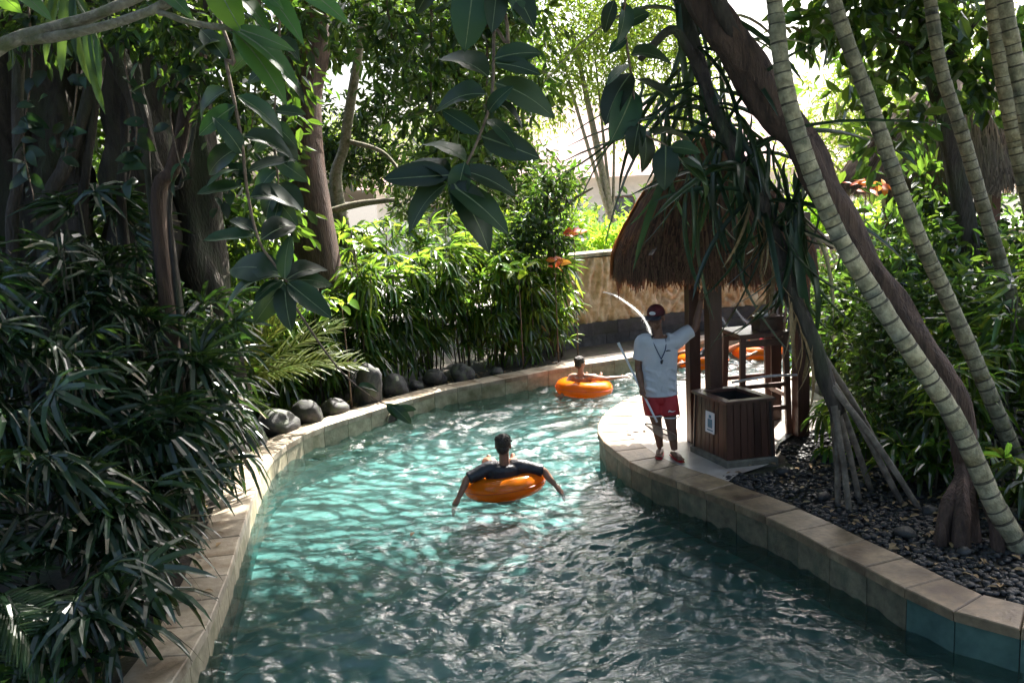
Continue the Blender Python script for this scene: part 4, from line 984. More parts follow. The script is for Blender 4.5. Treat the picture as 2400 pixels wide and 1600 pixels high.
# ---- leaf clouds for crowns too far away to pick leaves apart
def leaf_cloud(name, blobs, n, size, mat, seed, aspect=.42, per=14, spread=.28, droop=.35, shell=.75, big=None):
    rng = np.random.RandomState(seed); B = np.array(blobs, float)
    wts = B[:, 3] ** 2; wts /= wts.sum(); nt_ = max(1, n // per)
    bi = rng.choice(len(B), nt_, p=wts); d = rng.normal(size=(nt_, 3)); d /= np.linalg.norm(d, axis=1)[:, None]
    u = 1 - shell * rng.rand(nt_) ** 1.6
    T = B[bi, :3] + d * (B[bi, 3] * u)[:, None] * np.array([1, 1, .85])
    ti = rng.randint(0, nt_, n); P = T[ti] + rng.normal(size=(n, 3)) * spread * .55
    ax = rng.normal(size=(n, 3)) * .8 + (P - T[ti]) / spread + d[ti] * .5; ax[:, 2] -= droop; ax /= np.linalg.norm(ax, axis=1)[:, None]
    nr = rng.normal(size=(n, 3)); nr[:, 2] += 1.0; nr -= ax * (nr * ax).sum(1)[:, None]; nr /= np.linalg.norm(nr, axis=1)[:, None]
    sd = np.cross(ax, nr); L = size * rng.uniform(.65, 1.3, n); W_ = L * aspect * rng.uniform(.8, 1.2, n) * .5
    def pt(s, x, h): return P + ax * (L * s)[:, None] + sd * (W_ * x)[:, None] + nr * (L * h)[:, None]
    V = np.stack([pt(0, 0, 0), pt(.3, -.85, .06), pt(.68, -.8, .03), pt(1, 0, -.12), pt(.68, .8, .03), pt(.3, .85, .06)], 1).reshape(-1, 3)
    k = (np.arange(n) * 6)[:, None]
    F = np.concatenate([k + np.array([[0, 1, 2, 3]]), k + np.array([[0, 3, 4, 5]])], 0)
    return npmesh(name, V, F, mat)
def tree(name, label, loc, trunk, rads, limbs, blobs, n, size, leafm, barkm, seed, group=None, **kw):
    r = empty(name, loc, label, 'tree', group)
    m = MB(); m.add(*tube(trunk, rads, 26, 14, wob=.35, seed=seed)); m.build('trunk', [barkm], r, True)
    for i, (pts, rr) in enumerate(limbs):
        m = MB(); m.add(*tube(pts, rr, 14, 9, wob=.25, seed=seed + i)); m.build('limb', [barkm], r, True)
    L = Vector(loc); me = leaf_cloud('crown', [(b[0] - L.x, b[1] - L.y, b[2] - L.z, b[3]) for b in blobs], n, size, leafm, seed, **kw)
    c = ob('crown', me, r); return r

# ---- the two big figs on the left bank
def banyan():
    r = empty('banyan_tree', (-5.0, 11.0, 0.25), 'huge dark banyan with many fused trunks and aerial roots at upper left', 'tree')
    cols = [([(-6.3, 11.6, .2), (-6.1, 11.5, 2), (-5.9, 11.4, 4.5), (-5.6, 11.3, 7)], [.55, .42, .4, .35]),
            ([(-5.6, 11.2, .2), (-5.55, 11.2, 2.2), (-5.35, 11.2, 4.5), (-5.2, 11.2, 7)], [.45, .34, .32, .3]),
            ([(-4.75, 11.5, .2), (-4.7, 11.5, 2.5), (-4.5, 11.4, 4.5), (-4.5, 11.2, 7)], [.55, .42, .40, .36]),
            ([(-4.1, 12.0, .2), (-4.1, 12.0, 2.5), (-4.05, 11.9, 5), (-4.0, 11.8, 7)], [.4, .32, .3, .3]),
            ([(-7.0, 10.6, .2), (-6.8, 10.5, 3), (-6.4, 10.6, 7)], [.45, .35, .3])]
    for i, (p, q) in enumerate(cols):
        m = MB(); m.add(*tube(p, q, 40, 22, wob=.75, seed=i + 1)); m.build('trunk', [M['bark']], r, True)
    roots = [([(-4.895, 9.600, 3.169), (-4.587, 9.700, 3.956), (-4.334, 9.900, 4.686), (-4.183, 10.100, 5.475), (-4.091, 10.200, 6.360)], [.085, .08, .075, .085, .1]),
             ([(-3.537, 9.400, 3.285), (-3.635, 9.500, 3.902), (-3.800, 9.700, 4.552), (-4.032, 9.900, 5.086), (-4.173, 10.100, 5.909)], [.085, .09, .105, .115, .12]),
             ([(-3.517, 9.200, 3.292), (-3.316, 9.200, 3.793), (-3.197, 9.300, 4.212), (-3.084, 9.400, 4.676), (-2.945, 9.600, 5.240), (-2.859, 9.800, 6.027)], [.07, .075, .07, .065, .07, .08]),
             ([(-3.365, 9.100, 3.245), (-3.210, 9.100, 3.660), (-3.058, 9.100, 4.068), (-2.979, 9.300, 4.618)], [.022, .02, .02, .02]),
             ([(-3.610, 9.300, 3.639), (-3.580, 9.350, 4.235), (-3.668, 9.500, 4.822), (-3.688, 9.700, 5.463)], [.035, .035, .04, .04]),
             ([(-5.149, 9.400, 3.016), (-5.010, 9.500, 3.886), (-5.012, 9.700, 4.764), (-4.865, 9.900, 5.899)], [.06, .055, .06, .07]),
             ([(-4.560, 9.800, 3.140), (-4.430, 9.800, 3.951), (-4.280, 9.900, 4.749), (-4.163, 10.000, 5.887)], [.05, .05, .05, .06]),
             ([(-4.219, 10.000, 3.205), (-4.095, 10.000, 4.122), (-3.987, 10.100, 5.024), (-3.861, 10.200, 6.003)], [.05, .045, .05, .06])]
    for i, (p, q) in enumerate(roots):
        g = Vector(p[0]); m = MB(); m.add(*tube([(g.x, g.y, .2)] + p, [q[0] * 1.2] + q, 34, 10, wob=.4, seed=i + 11)); m.build('aerial_root', [M['bark_red'] if i in (2,) else M['bark']], r, True)
    limbs = [([(-4.5, 11.2, 6.6), (-3.4, 11.0, 7.6), (-1.6, 10.6, 8.0), (.6, 10.2, 8.2)], [.3, .22, .16, .08]), ([(-5.2, 11.2, 6.6), (-4.6, 9, 7.6), (-3.6, 6.5, 8), (-2.2, 4.6, 7.6)], [.3, .22, .16, .07]),
             ([(-5.6, 11.3, 6.6), (-7, 11, 8), (-9, 10.4, 9)], [.3, .2, .1]), ([(-4.0, 11.8, 6.6), (-3.2, 12.8, 8.0), (-2.2, 13.6, 8.6)], [.25, .18, .1])]
    for i, (p, q) in enumerate(limbs):
        m = MB(); m.add(*tube(p, q, 16, 9, wob=.2, seed=i)); m.build('limb', [M['bark']], r, True)
    bl = [(-6, 11, 8.2, 2.4), (-3.6, 11.6, 6.9, 1.4), (-2.0, 12.6, 7.8, 1.5), (-.6, 13.0, 8.4, 1.2), (-1.2, 14.8, 9.0, 1.3), (-2.6, 14.2, 8.0, 1.3), (-5, 9, 8, 2), (-7.5, 9, 7, 2.2), (-8, 12.5, 6, 2.5), (-7.5, 13.5, 3.4, 2.2), (-6.2, 14, 5.5, 2.2), (-9, 11, 3, 2.2), (-4.2, 14.6, 7, 1.6), (-2, 5, 8.6, 2), (.5, 6, 9.2, 2), (-3.5, 7.5, 8, 1.8), (0, 8.8, 9.4, 1.6), (-1.5, 10, 8.8, 1.5), (*(-3.655, 13.200, 5.371), .9), (*(-3.636, 13.400, 4.316), .8), (*(-4.073, 13.200, 3.724), .8), (*(-3.611, 13.200, 3.395), .7), (*(-4.290, 12.800, 5.463), .8), (*(-6.179, 13.000, 5.643), 1.0)]  # overhead blobs out of view are added to shade thicket and near water
    me = leaf_cloud('crown', [(b[0] + 5, b[1] - 11, b[2] - .25, b[3]) for b in bl], 24000, .24, M['l_fig'], 3, spread=.4)
    ob('crown', me, r)
banyan()
tree('fig_tree', 'dark ribbed fig trunk rising behind the lady palm hedge', (-3.2, 15.0, .25),
     [(-3.3, 15.0, .2), (-3.279, 15.000, 3.761), (-3.202, 15.000, 4.917), (-3.062, 15.000, 5.842), (-2.916, 15.000, 6.553), (-2.700, 15.000, 7.692)], [.5, .36, .32, .32, .36, .36],
     [([(-2.700, 15.000, 7.692), (-2.2, 15.6, 9.3), (-1, 16.2, 10)], [.25, .15, .07]), ([(-2.717, 15.000, 7.503), (-4, 14.6, 9), (-5, 14.2, 10)], [.25, .15, .07])],
     [(-3.2, 15.2, 9.6, 1.8), (-1.6, 15.8, 10, 1.3), (-4.8, 14.4, 9.4, 1.6)], 2600, .2, M['l_fig'], M['bark_red'], 21, spread=.4)

def climber():
    r = empty('climbing_vine', (-4.3, 9.2, .25), 'dark leafy climber hanging over the banyan trunks', 'vine')
    rng = random.Random(14)
    paths = [[(-4.325, 8.800, 5.627), (-4.329, 8.700, 4.813), (-4.456, 8.600, 4.115), (-4.383, 8.500, 3.560)], [(-3.418, 8.900, 5.604), (-3.504, 8.800, 4.901), (-3.431, 8.700, 4.185), (-3.534, 8.600, 3.674)], [(-2.900, 8.900, 5.579), (-2.905, 8.800, 4.870), (-3.093, 8.700, 4.325), (-3.009, 8.600, 3.687)], [(-3.980, 9.000, 5.655), (-4.030, 8.900, 4.627), (-4.154, 8.700, 3.906)], [(-2.461, 9.200, 5.624), (-2.632, 9.200, 4.793), (-2.567, 9.000, 4.038), (-2.745, 8.800, 3.349)]]
    me = [blade_mesh('leaf', M['l_rubber'], w_, 5, d, .3, 1.4) for w_, d in ((.5, .2), (.42, .35))]
    for p in paths:
        m = MB(); m.add(*tube(p, [.012, .01, .006], 20, 6)); m.build('vine_stem', [M['redstem']], r, True)
        C = crom(p, 40)
        for k in range(34):
            c = C[rng.randrange(40)]; a = rng.uniform(0, 6.28); t = c + Vector((math.cos(a) * .75, math.sin(a) * .4 - .2, rng.uniform(-.8, .25))) * rng.uniform(.14, .26)
            leaf(r, me[k % 2], c + Vector((rng.gauss(0, .06), rng.gauss(0, .04), 0)), t, rng.uniform(-.6, .6), 1.1, upv=(rng.uniform(-.4, .4), -.8, .6))
climber()
# ---- boughs of the banyan that hang into the top of the view
def bough(label, stems, blobs, n, size, seed):
    g = Vector(stems[0][0]); r = empty('fig_bough', g, label, 'branch', 'leafy boughs hanging from the banyan')
    for p in stems:
        m = MB(); m.add(*tube(p, [.03, .02, .008], 12, 7, wob=.2, seed=seed)); m.build('stem', [M['redstem']], r, True)
    ob('leaves', leaf_cloud('leaves', [(b[0] - g.x, b[1] - g.y, b[2] - g.z, b[3]) for b in blobs], n, size, M['l_fig'], seed, spread=.2, per=7, droop=.8), r)['kind'] = 'stuff'
bough('leafy fig bough hanging in the middle above the hedge', [[(-.6, 10.4, 7.9), (-0.659, 10.100, 5.735), (-0.747, 10.000, 4.312)], [(-.6, 10.4, 7.9), (-0.115, 10.200, 5.730), (-0.152, 10.000, 4.192)], [(-1.2, 10.5, 8.0), (-1.148, 10.000, 5.737), (-1.083, 10.000, 4.776)]],
      [(*(-1.051, 10.000, 5.214), .42), (*(-0.714, 10.000, 4.801), .40), (*(-0.268, 10.000, 5.348), .5), (*(-0.519, 10.000, 4.256), .36), (*(0.182, 10.200, 5.230), .42), (*(-0.981, 10.000, 4.279), .3), (*(-0.108, 10.000, 4.144), .34), (*(0.288, 10.200, 4.550), .3), (*(-0.786, 10.000, 3.723), .26), (*(-1.305, 10.000, 4.875), .28), (*(-0.325, 10.000, 3.608), .28), (*(-1.540, 10.000, 5.369), .35)], 1900, .15, 91)
bough('shaded leafy fig bough in front of the banyan at the top left', [[(-3.4, 9, 7.4), (-2.907, 8.800, 5.557), (-2.922, 8.800, 4.716)], [(-3.4, 9, 7.4), (-2.287, 9.000, 5.570), (-2.430, 9.000, 4.153)], [(-4.6, 9, 7.6), (-4.061, 9.000, 5.659), (-4.262, 9.000, 5.086)]],
      [(*(-3.034, 8.800, 5.146), .36), (*(-2.584, 8.800, 5.238), .34), (*(-3.392, 8.800, 5.164), .3), (*(-2.312, 9.000, 4.909), .32), (*(-2.533, 9.000, 4.361), .28), (*(-2.887, 8.800, 4.675), .24), (*(-2.321, 9.000, 3.985), .28), (*(-3.905, 9.000, 5.303), .34), (*(-4.443, 9.000, 5.252), .34), (*(-1.958, 9.200, 5.242), .3), (*(-2.285, 9.000, 3.487), .22)], 1500, .15, 92)
# ---- looser figs behind the hedge, sky showing through
G1 = 'small leaved figs behind the hedge'
tree('fig_tree', 'small leaved fig with a bare sunlit limb behind the hedge', (-2.6, 16.6, .25),
     [(-2.6, 16.8, .2), (-3.058, 16.600, 3.381), (-2.814, 16.600, 4.436), (-2.458, 16.600, 5.977), (-2.130, 16.600, 7.257)], [.16, .12, .09, .07, .05],
     [([(-3.641, 15.600, 3.025), (-3.131, 15.700, 3.178), (-2.545, 15.800, 3.307), (-1.922, 15.900, 3.346)], [.055, .06, .055, .045]), ([(-2.814, 16.600, 4.436), (-2.100, 16.300, 4.162), (-1.677, 16.200, 3.540)], [.05, .035, .02]), ([(-3.470, 15.900, 3.190), (-3.565, 15.900, 3.785), (-3.601, 16.000, 4.446)], [.03, .025, .02])],
     [(*(-3.236, 19.230, 6.986), 0.92), (*(-2.495, 19.470, 6.821), 1.03), (*(-3.550, 18.880, 4.590), 0.48), (*(-2.900, 19.120, 4.395), 0.63), (*(-3.321, 18.760, 3.929), 0.46), (*(-3.477, 18.880, 6.441), 0.52), (*(-3.790, 18.640, 5.263), 0.40), (*(-2.490, 19.120, 3.936), 0.46), (*(-3.706, 19.000, 4.083), .55), (*(-2.967, 19.200, 4.837), .45), (*(-3.928, 18.600, 4.595), .5), (*(-2.426, 19.400, 5.260), .5), (*(-2.064, 19.350, 5.842), 0.57)],
     6200, .175, M['l_fig'], M['bark_pale'], 31, G1, spread=.22, per=10)
tree('fig_tree', 'denser fig crown in the middle, hung over the hedge top', (-.9, 21.2, .25),
     [(-1.0, 21.3, .2), (-1.054, 21.230, 2.718), (-1.021, 21.230, 4.869), (-0.844, 21.230, 6.939), (-0.610, 21.230, 8.396)], [.2, .15, .12, .1, .07],
     [([(-1.037, 21.230, 4.290), (0.085, 20.980, 5.269), (0.881, 20.740, 5.857)], [.07, .05, .03]), ([(-1.019, 21.230, 4.579), (-1.818, 20.980, 5.836), (-2.220, 20.740, 6.564)], [.07, .05, .03])],
     [(*(-1.532, 20.980, 7.208), 1.16), (*(-0.495, 21.230, 7.107), 1.16), (*(0.122, 21.230, 5.954), 1.04), (*(-1.348, 20.980, 5.624), 1.10), (*(-0.442, 21.230, 4.646), 1.10), (*(-1.727, 20.740, 4.022), 0.93), (*(-0.794, 20.740, 3.400), 0.93), (*(0.359, 21.350, 3.831), 0.87), (*(-2.150, 20.500, 3.185), 0.46), (*(0.254, 20.980, 2.856), 0.46)],
     12500, .18, M['l_fig'], M['bark'], 32, G1, spread=.24, per=10)
tree('fig_tree', 'leafy young fig with red new growth beside the carved wall', (.9, 17.0, .25),
     [(.9, 17.3, .2), (0.826, 17.000, 2.457), (0.777, 17.000, 3.177), (0.762, 17.000, 3.729)], [.09, .07, .05, .03],
     [([(0.800, 17.000, 2.778), (1.257, 17.000, 3.152), (1.666, 17.000, 3.368)], [.035, .03, .02])],
     [(*(0.864, 17.000, 3.330), .4), (*(0.508, 16.900, 2.638), .5), (*(0.981, 16.900, 2.454), .35), (*(1.207, 17.200, 3.551), .3), (*(0.087, 16.600, 2.282), .4)],
     2200, .15, M['l_shrub'], M['bark_pale'], 33, G1, spread=.2, per=8)
# ---- bright trees far behind
G2 = 'sunny feathery trees far behind the river'
for i, (lab, x, y, blobs) in enumerate((
    ('tall sunlit yellow-green tree left of the sky gap', 3.2, 27, [(*(1.534, 26.000, 8.048), 1.5), (*(2.800, 27.000, 7.574), 1.5), (*(1.937, 26.000, 6.310), 1.0), (*(3.371, 27.000, 6.110), .9), (*(1.007, 26.000, 6.934), .9), (*(2.081, 26.000, 9.810), 1.6), (*(1.417, 26.000, 5.404), .7), (*(3.837, 27.000, 4.992), .7)]),
    ('sunlit yellow-green tree behind the dark leaning limb', 6.0, 29, [(*(4.841, 28.000, 8.364), 1.7), (*(5.842, 28.000, 7.210), 1.4), (*(4.291, 28.000, 6.916), 1.2), (*(5.297, 28.000, 5.740), 1.2), (*(6.327, 28.000, 5.183), 1.0), (*(4.636, 28.000, 10.300), 1.4), (*(3.683, 28.000, 8.056), 1.2), (*(4.751, 28.000, 4.627), .8)]),
    ('bright tree behind the ringed palms at upper right', 11.0, 26, [(*(9.595, 25.000, 5.472), 1.6), (*(11.008, 25.000, 4.497), 1.6), (*(8.677, 25.000, 4.045), 1.3), (*(12.460, 25.000, 6.442), 1.6), (*(10.331, 25.000, 3.154), 1.3), (*(13.673, 25.000, 4.927), 1.6)]),
    ('pale tree top behind the far house roof', 0.5, 38, [(*(0.155, 38.000, 6.745), 2.2), (*(-1.683, 38.000, 5.464), 2.0), (*(-4.037, 38.000, 4.717), 1.8), (*(-6.617, 38.000, 5.717), 1.2)]))):
    c = Vector(blobs[0][:3]); c2 = Vector(blobs[1][:3])
    tree('sunny_tree', lab, (x, y, .25), [(x, y, .2), Vector((x, y, 2)), c.lerp(c2, .5)], [.2, .14, .05], [([Vector((x, y, 2)), Vector(b[:3])], [.06, .02]) for b in blobs[:4]], blobs, 7500, .2, M['l_bright'], M['bark_pale'], 40 + i, G2, aspect=.3, spread=.42, per=16)
# ---- the dark broadleaf crown at upper right
tree('rubber_tree', 'dark broad leaved rubber tree crown behind the ringed palms', (6.2, 12.4, .25),
     [(6.6, 12.6, .2), (6.4, 12.5, 2.5), (5.738, 12.300, 4.778), (5.328, 12.200, 5.906)], [.2, .16, .1, .06],
     [([(5.738, 12.300, 4.778), (4.925, 12.000, 5.256), (4.301, 11.800, 5.356)], [.06, .04, .02]), ([(5.742, 12.300, 4.614), (6.289, 12.300, 5.239), (6.667, 12.300, 5.649)], [.06, .04, .02])],
     [(*(3.911, 11.600, 5.239), .4), (*(4.464, 11.800, 5.297), .45), (*(5.033, 12.000, 5.356), .6), (*(5.241, 12.200, 4.790), .6), (*(4.659, 12.000, 4.579), .4), (*(6.289, 12.300, 5.239), .7), (*(6.076, 12.400, 4.608), .6), (*(5.539, 12.200, 4.118), .5), (*(6.820, 12.500, 4.583), .6), (*(4.950, 12.000, 3.805), .4), (*(5.772, 12.200, 5.884), .8), (*(4.587, 12.000, 5.898), .7)],
     1500, .27, M['l_fig'], M['bark'], 51, aspect=.5, spread=.26, per=7, droop=.7)
# ---- right hand leaning tree; its unseen crown is shaped to shade the near water
def shade_tree():
    r = empty('leaning_tree', (3.7, 7.15, .29), 'thick brown leaning trunk behind the nearest ringed palm, root column below', 'tree')
    T = [(3.896, 7.500, 0.897), (3.848, 7.600, 1.412), (3.653, 7.750, 1.812), (3.397, 7.900, 2.301), (3.126, 8.000, 2.764), (2.871, 8.100, 3.247), (2.662, 8.200, 3.711), (2.416, 8.300, 4.067), (2.215, 8.400, 4.499), (1.935, 8.500, 4.955), (1.713, 8.700, 5.491), (1.540, 9.200, 6.355)]
    m = MB(); m.add(*tube(T, [.10, .11, .115, .12, .125, .13, .15, .165, .165, .16, .15, .13], 60, 16, wob=.55, seed=3)); m.build('trunk', [M['bark_red']], r, True)
    m = MB(); m.add(*tube([(2.593, 8.250, 3.736), (2.393, 8.350, 4.316), (2.077, 8.300, 4.766), (1.895, 8.300, 5.278)], [.06, .075, .07, .06], 20, 10, wob=.4, seed=5)); m.build('limb', [M['bark']], r, True)
    for i, (gx, gy, px) in enumerate(((3.62, 6.98, 2250), (3.78, 7.12, 2272), (3.50, 7.1, 2238), (3.9, 6.9, 2280))):
        t = Vector(T[0]) + Vector((.03 * i - .04, 0, 0)); m = MB(); m.add(*tube([(gx, gy, .22), (gx * .75 + t.x * .25, gy * .75 + t.y * .25, .6), t, Vector(T[1]) + Vector((.04 * i - .06, .02 * i, 0)), Vector(T[2])], [.085 - .012 * i, .06, .06, .055, .05], 26, 10, wob=.6, seed=i + 2)); m.build('root', [M['bark_red']], r, True)
    for i, p in enumerate(([T[-1], (2.4, 10.6, 8.0), (3.0, 12.0, 9)], [T[-1], (1.0, 10.2, 8.2), (0.2, 11.4, 9)], [T[-2], (3.4, 9.4, 7.4), (5.2, 10.6, 8.4)])):
        m = MB(); m.add(*tube(p, [.12, .09, .05], 14, 8, wob=.3, seed=i)); m.build('limb', [M['bark']], r, True)
    bl = [(1.6, 11.8, 8, 1.2), (3.2, 12.4, 8.4, 1.5), (4.8, 12.8, 8.6, 1.5), (6.2, 13.6, 8.8, 1.15), (2.2, 13.8, 9.2, 1.3), (4.0, 14.6, 9.6, 1.3), (5.6, 15.0, 9.8, .6), (7.6, 14.4, 9.2, 1.5), (7.4, 12.4, 8.2, 1.5), (.6, 13.2, 8.8, 1.2), (3.0, 10.9, 7.4, .9), (2.5, 7, 9, 1.8), (4.5, 6, 8.4, 2), (2.6, 9.4, 9, 1.3), (5.6, 9, 8.6, 1.8), (1.8, 4.4, 9, 1.8), (2.0, 15.2, 9.6, 1.2), (3.4, 15.8, 10, 1.2), (1.0, 14.7, 9.4, 1.0)]
    me = leaf_cloud('crown', [(b[0] - 3.7, b[1] - 7.15, b[2] - .29, b[3]) for b in bl], 34000, .27, M['l_fig'], 9, spread=.4); ob('crown', me, r)
shade_tree()

# ---- unseen trees added behind the viewpoint to block sky light
for i, (lab, x, y, bl) in enumerate((('unseen fig added on the left bank behind the viewpoint to block sky light', -5.0, -1.5, [(-4.5, -1, 7.5, 2.4), (-2.2, .2, 8.2, 2.0), (-5.5, 2, 7.0, 2.0), (-3.2, 3.4, 8.6, 1.6), (-6, -3, 6, 2.4), (-5, -1, 2.6, 2.2), (-4.6, 2.6, 2.2, 1.6), (-1.5, -6, 3, 2.6)]), ('unseen fig added on the right bank behind the viewpoint to block sky light', 7.0, -2.0, [(6.0, -1.4, 7.5, 2.5), (3.4, -1.0, 8.6, 2.2), (.6, -1.6, 9.0, 1.8), (6.6, 1.6, 7.6, 2.2), (8, 4, 7, 2), (4.6, 2.6, 9, 1.6), (6.4, -2, 2.8, 2.4), (2.5, -6, 3, 2.6), (8.5, 2.6, 3, 2.2)]))):
    tree('fig_tree', lab, (x, y, .25), [(x, y, -1.4), (x + .1, y, 3), (bl[0][0], bl[0][1], 6.5)], [.4, .3, .18], [([(x + .1, y, 3), b[:3]], [.14, .05]) for b in bl[1:]], bl, 9000, .28, M['l_fig'], M['bark'], 60 + i, spread=.45)
# ---- ringed palms
def ringed(label, pts, r0, r1, seed, fronds=7):
    g = Vector(pts[0]); r = empty('palm_tree', (g.x, g.y, g.z), label, 'palm tree', 'slender ringed palms on the right')
    C = crom(pts, 400); V, F, I = [], [], []; rng = random.Random(seed); seg = 12
    L = sum((b - a).length for a, b in zip(C, C[1:])); out = []; s = 0; nxt = 0; acc = [0]
    for a, b in zip(C, C[1:]): acc.append(acc[-1] + (b - a).length)
    k = 0; z = 0.0; rows = []
    def at(s):
        i = min(np.searchsorted(acc, s), 399); i = max(1, i); t = (s - acc[i - 1]) / max(1e-9, acc[i] - acc[i - 1]); return C[i - 1].lerp(C[i], t), (C[i] - C[i - 1]).normalized()
    while z < L - .2:
        h = (.085 + .05 * (1 - z / L)) * rng.uniform(.55, 1.5); rr = r0 + (r1 - r0) * (z / L) ** .7
        rows += [(z, rr * 1.0, 0), (z + h * .85, rr * 1.04, 1), (z + h * .97, rr * .965, 0)]; z += h
    for (s, rr, mi) in rows:
        c, d = at(s); u = d.cross(Vector((0, 1, .1))).normalized(); v = u.cross(d); jx = rng.uniform(-.003, .003); tl = rng.uniform(-.18, .18); ph = rng.uniform(0, 6.28)
        for j in range(seg):
            a = 2 * math.pi * j / seg; V.append(c + (u * math.cos(a) + v * math.sin(a)) * (rr + jx) * (1 + .05 * mnoise.noise(Vector((math.cos(a) * 1.5, math.sin(a) * 1.5, s * 3 + seed)))) + d * (tl * rr * .35 * math.cos(a + ph)))
        I += [mi] * seg
    F = [(k * seg + j, k * seg + (j + 1) % seg, (k + 1) * seg + (j + 1) % seg, (k + 1) * seg + j) for k in range(len(rows) - 1) for j in range(seg)]
    ob('trunk', tomesh('trunk', rel(r, V), F, [M['palmbark'], M['palmring']], True, I[:len(F)]), r)
    top, d = at(L - .2)
    for i in range(fronds):
        a = i * 2.4; t = top + Vector((math.cos(a), math.sin(a), .35)) * 1.7; leaf(r, FROND[i % 2], top, t, 0, 1, 'frond')
    return r
ringed('thickest pale ringed palm leaning left across the shelter', [(4.141, 6.900, 0.198), (3.861, 6.950, 0.709), (3.574, 7.050, 1.398), (3.043, 7.150, 2.273), (2.605, 7.200, 3.048), (2.285, 7.250, 3.964), (2.177, 7.300, 4.781), (2.144, 7.400, 5.835), (2.162, 7.500, 7.272)], .088, .054, 1)
ringed('second pale ringed palm, leaning parallel behind the thickest one', [(5.034, 8.150, -0.094), (4.832, 8.200, 0.458), (4.517, 8.200, 1.190), (4.133, 8.300, 2.133), (3.711, 8.300, 3.028), (3.389, 8.400, 4.008), (3.041, 8.400, 4.954), (2.821, 8.500, 6.172), (2.700, 8.600, 7.488)], .082, .058, 2)
ringed('dark mossy ringed palm in front of the grey thatched hut', [(6.052, 9.900, 0.438), (5.872, 9.900, 1.146), (5.488, 10.000, 2.415), (5.273, 10.000, 3.049), (5.010, 10.000, 3.847), (4.797, 10.000, 4.434), (4.647, 10.000, 5.190), (4.523, 10.100, 6.501), (4.492, 10.200, 7.777)], .085, .06, 3)
ringed('ringed palm nearest the upper right corner', [(5.9, 9.3, .29), (5.526, 9.200, 2.648), (5.273, 9.200, 3.856), (5.130, 9.200, 4.483), (4.995, 9.200, 5.094), (4.863, 9.300, 6.418), (4.831, 9.400, 7.590)], .085, .066, 4)
ringed('ringed palm just left of the one at the upper right corner', [(6.4, 10.4, .29), (6.151, 10.300, 2.259), (5.782, 10.300, 3.724), (5.618, 10.300, 4.429), (5.483, 10.300, 5.207), (5.294, 10.300, 6.742), (5.262, 10.400, 7.829)], .10, .08, 5)

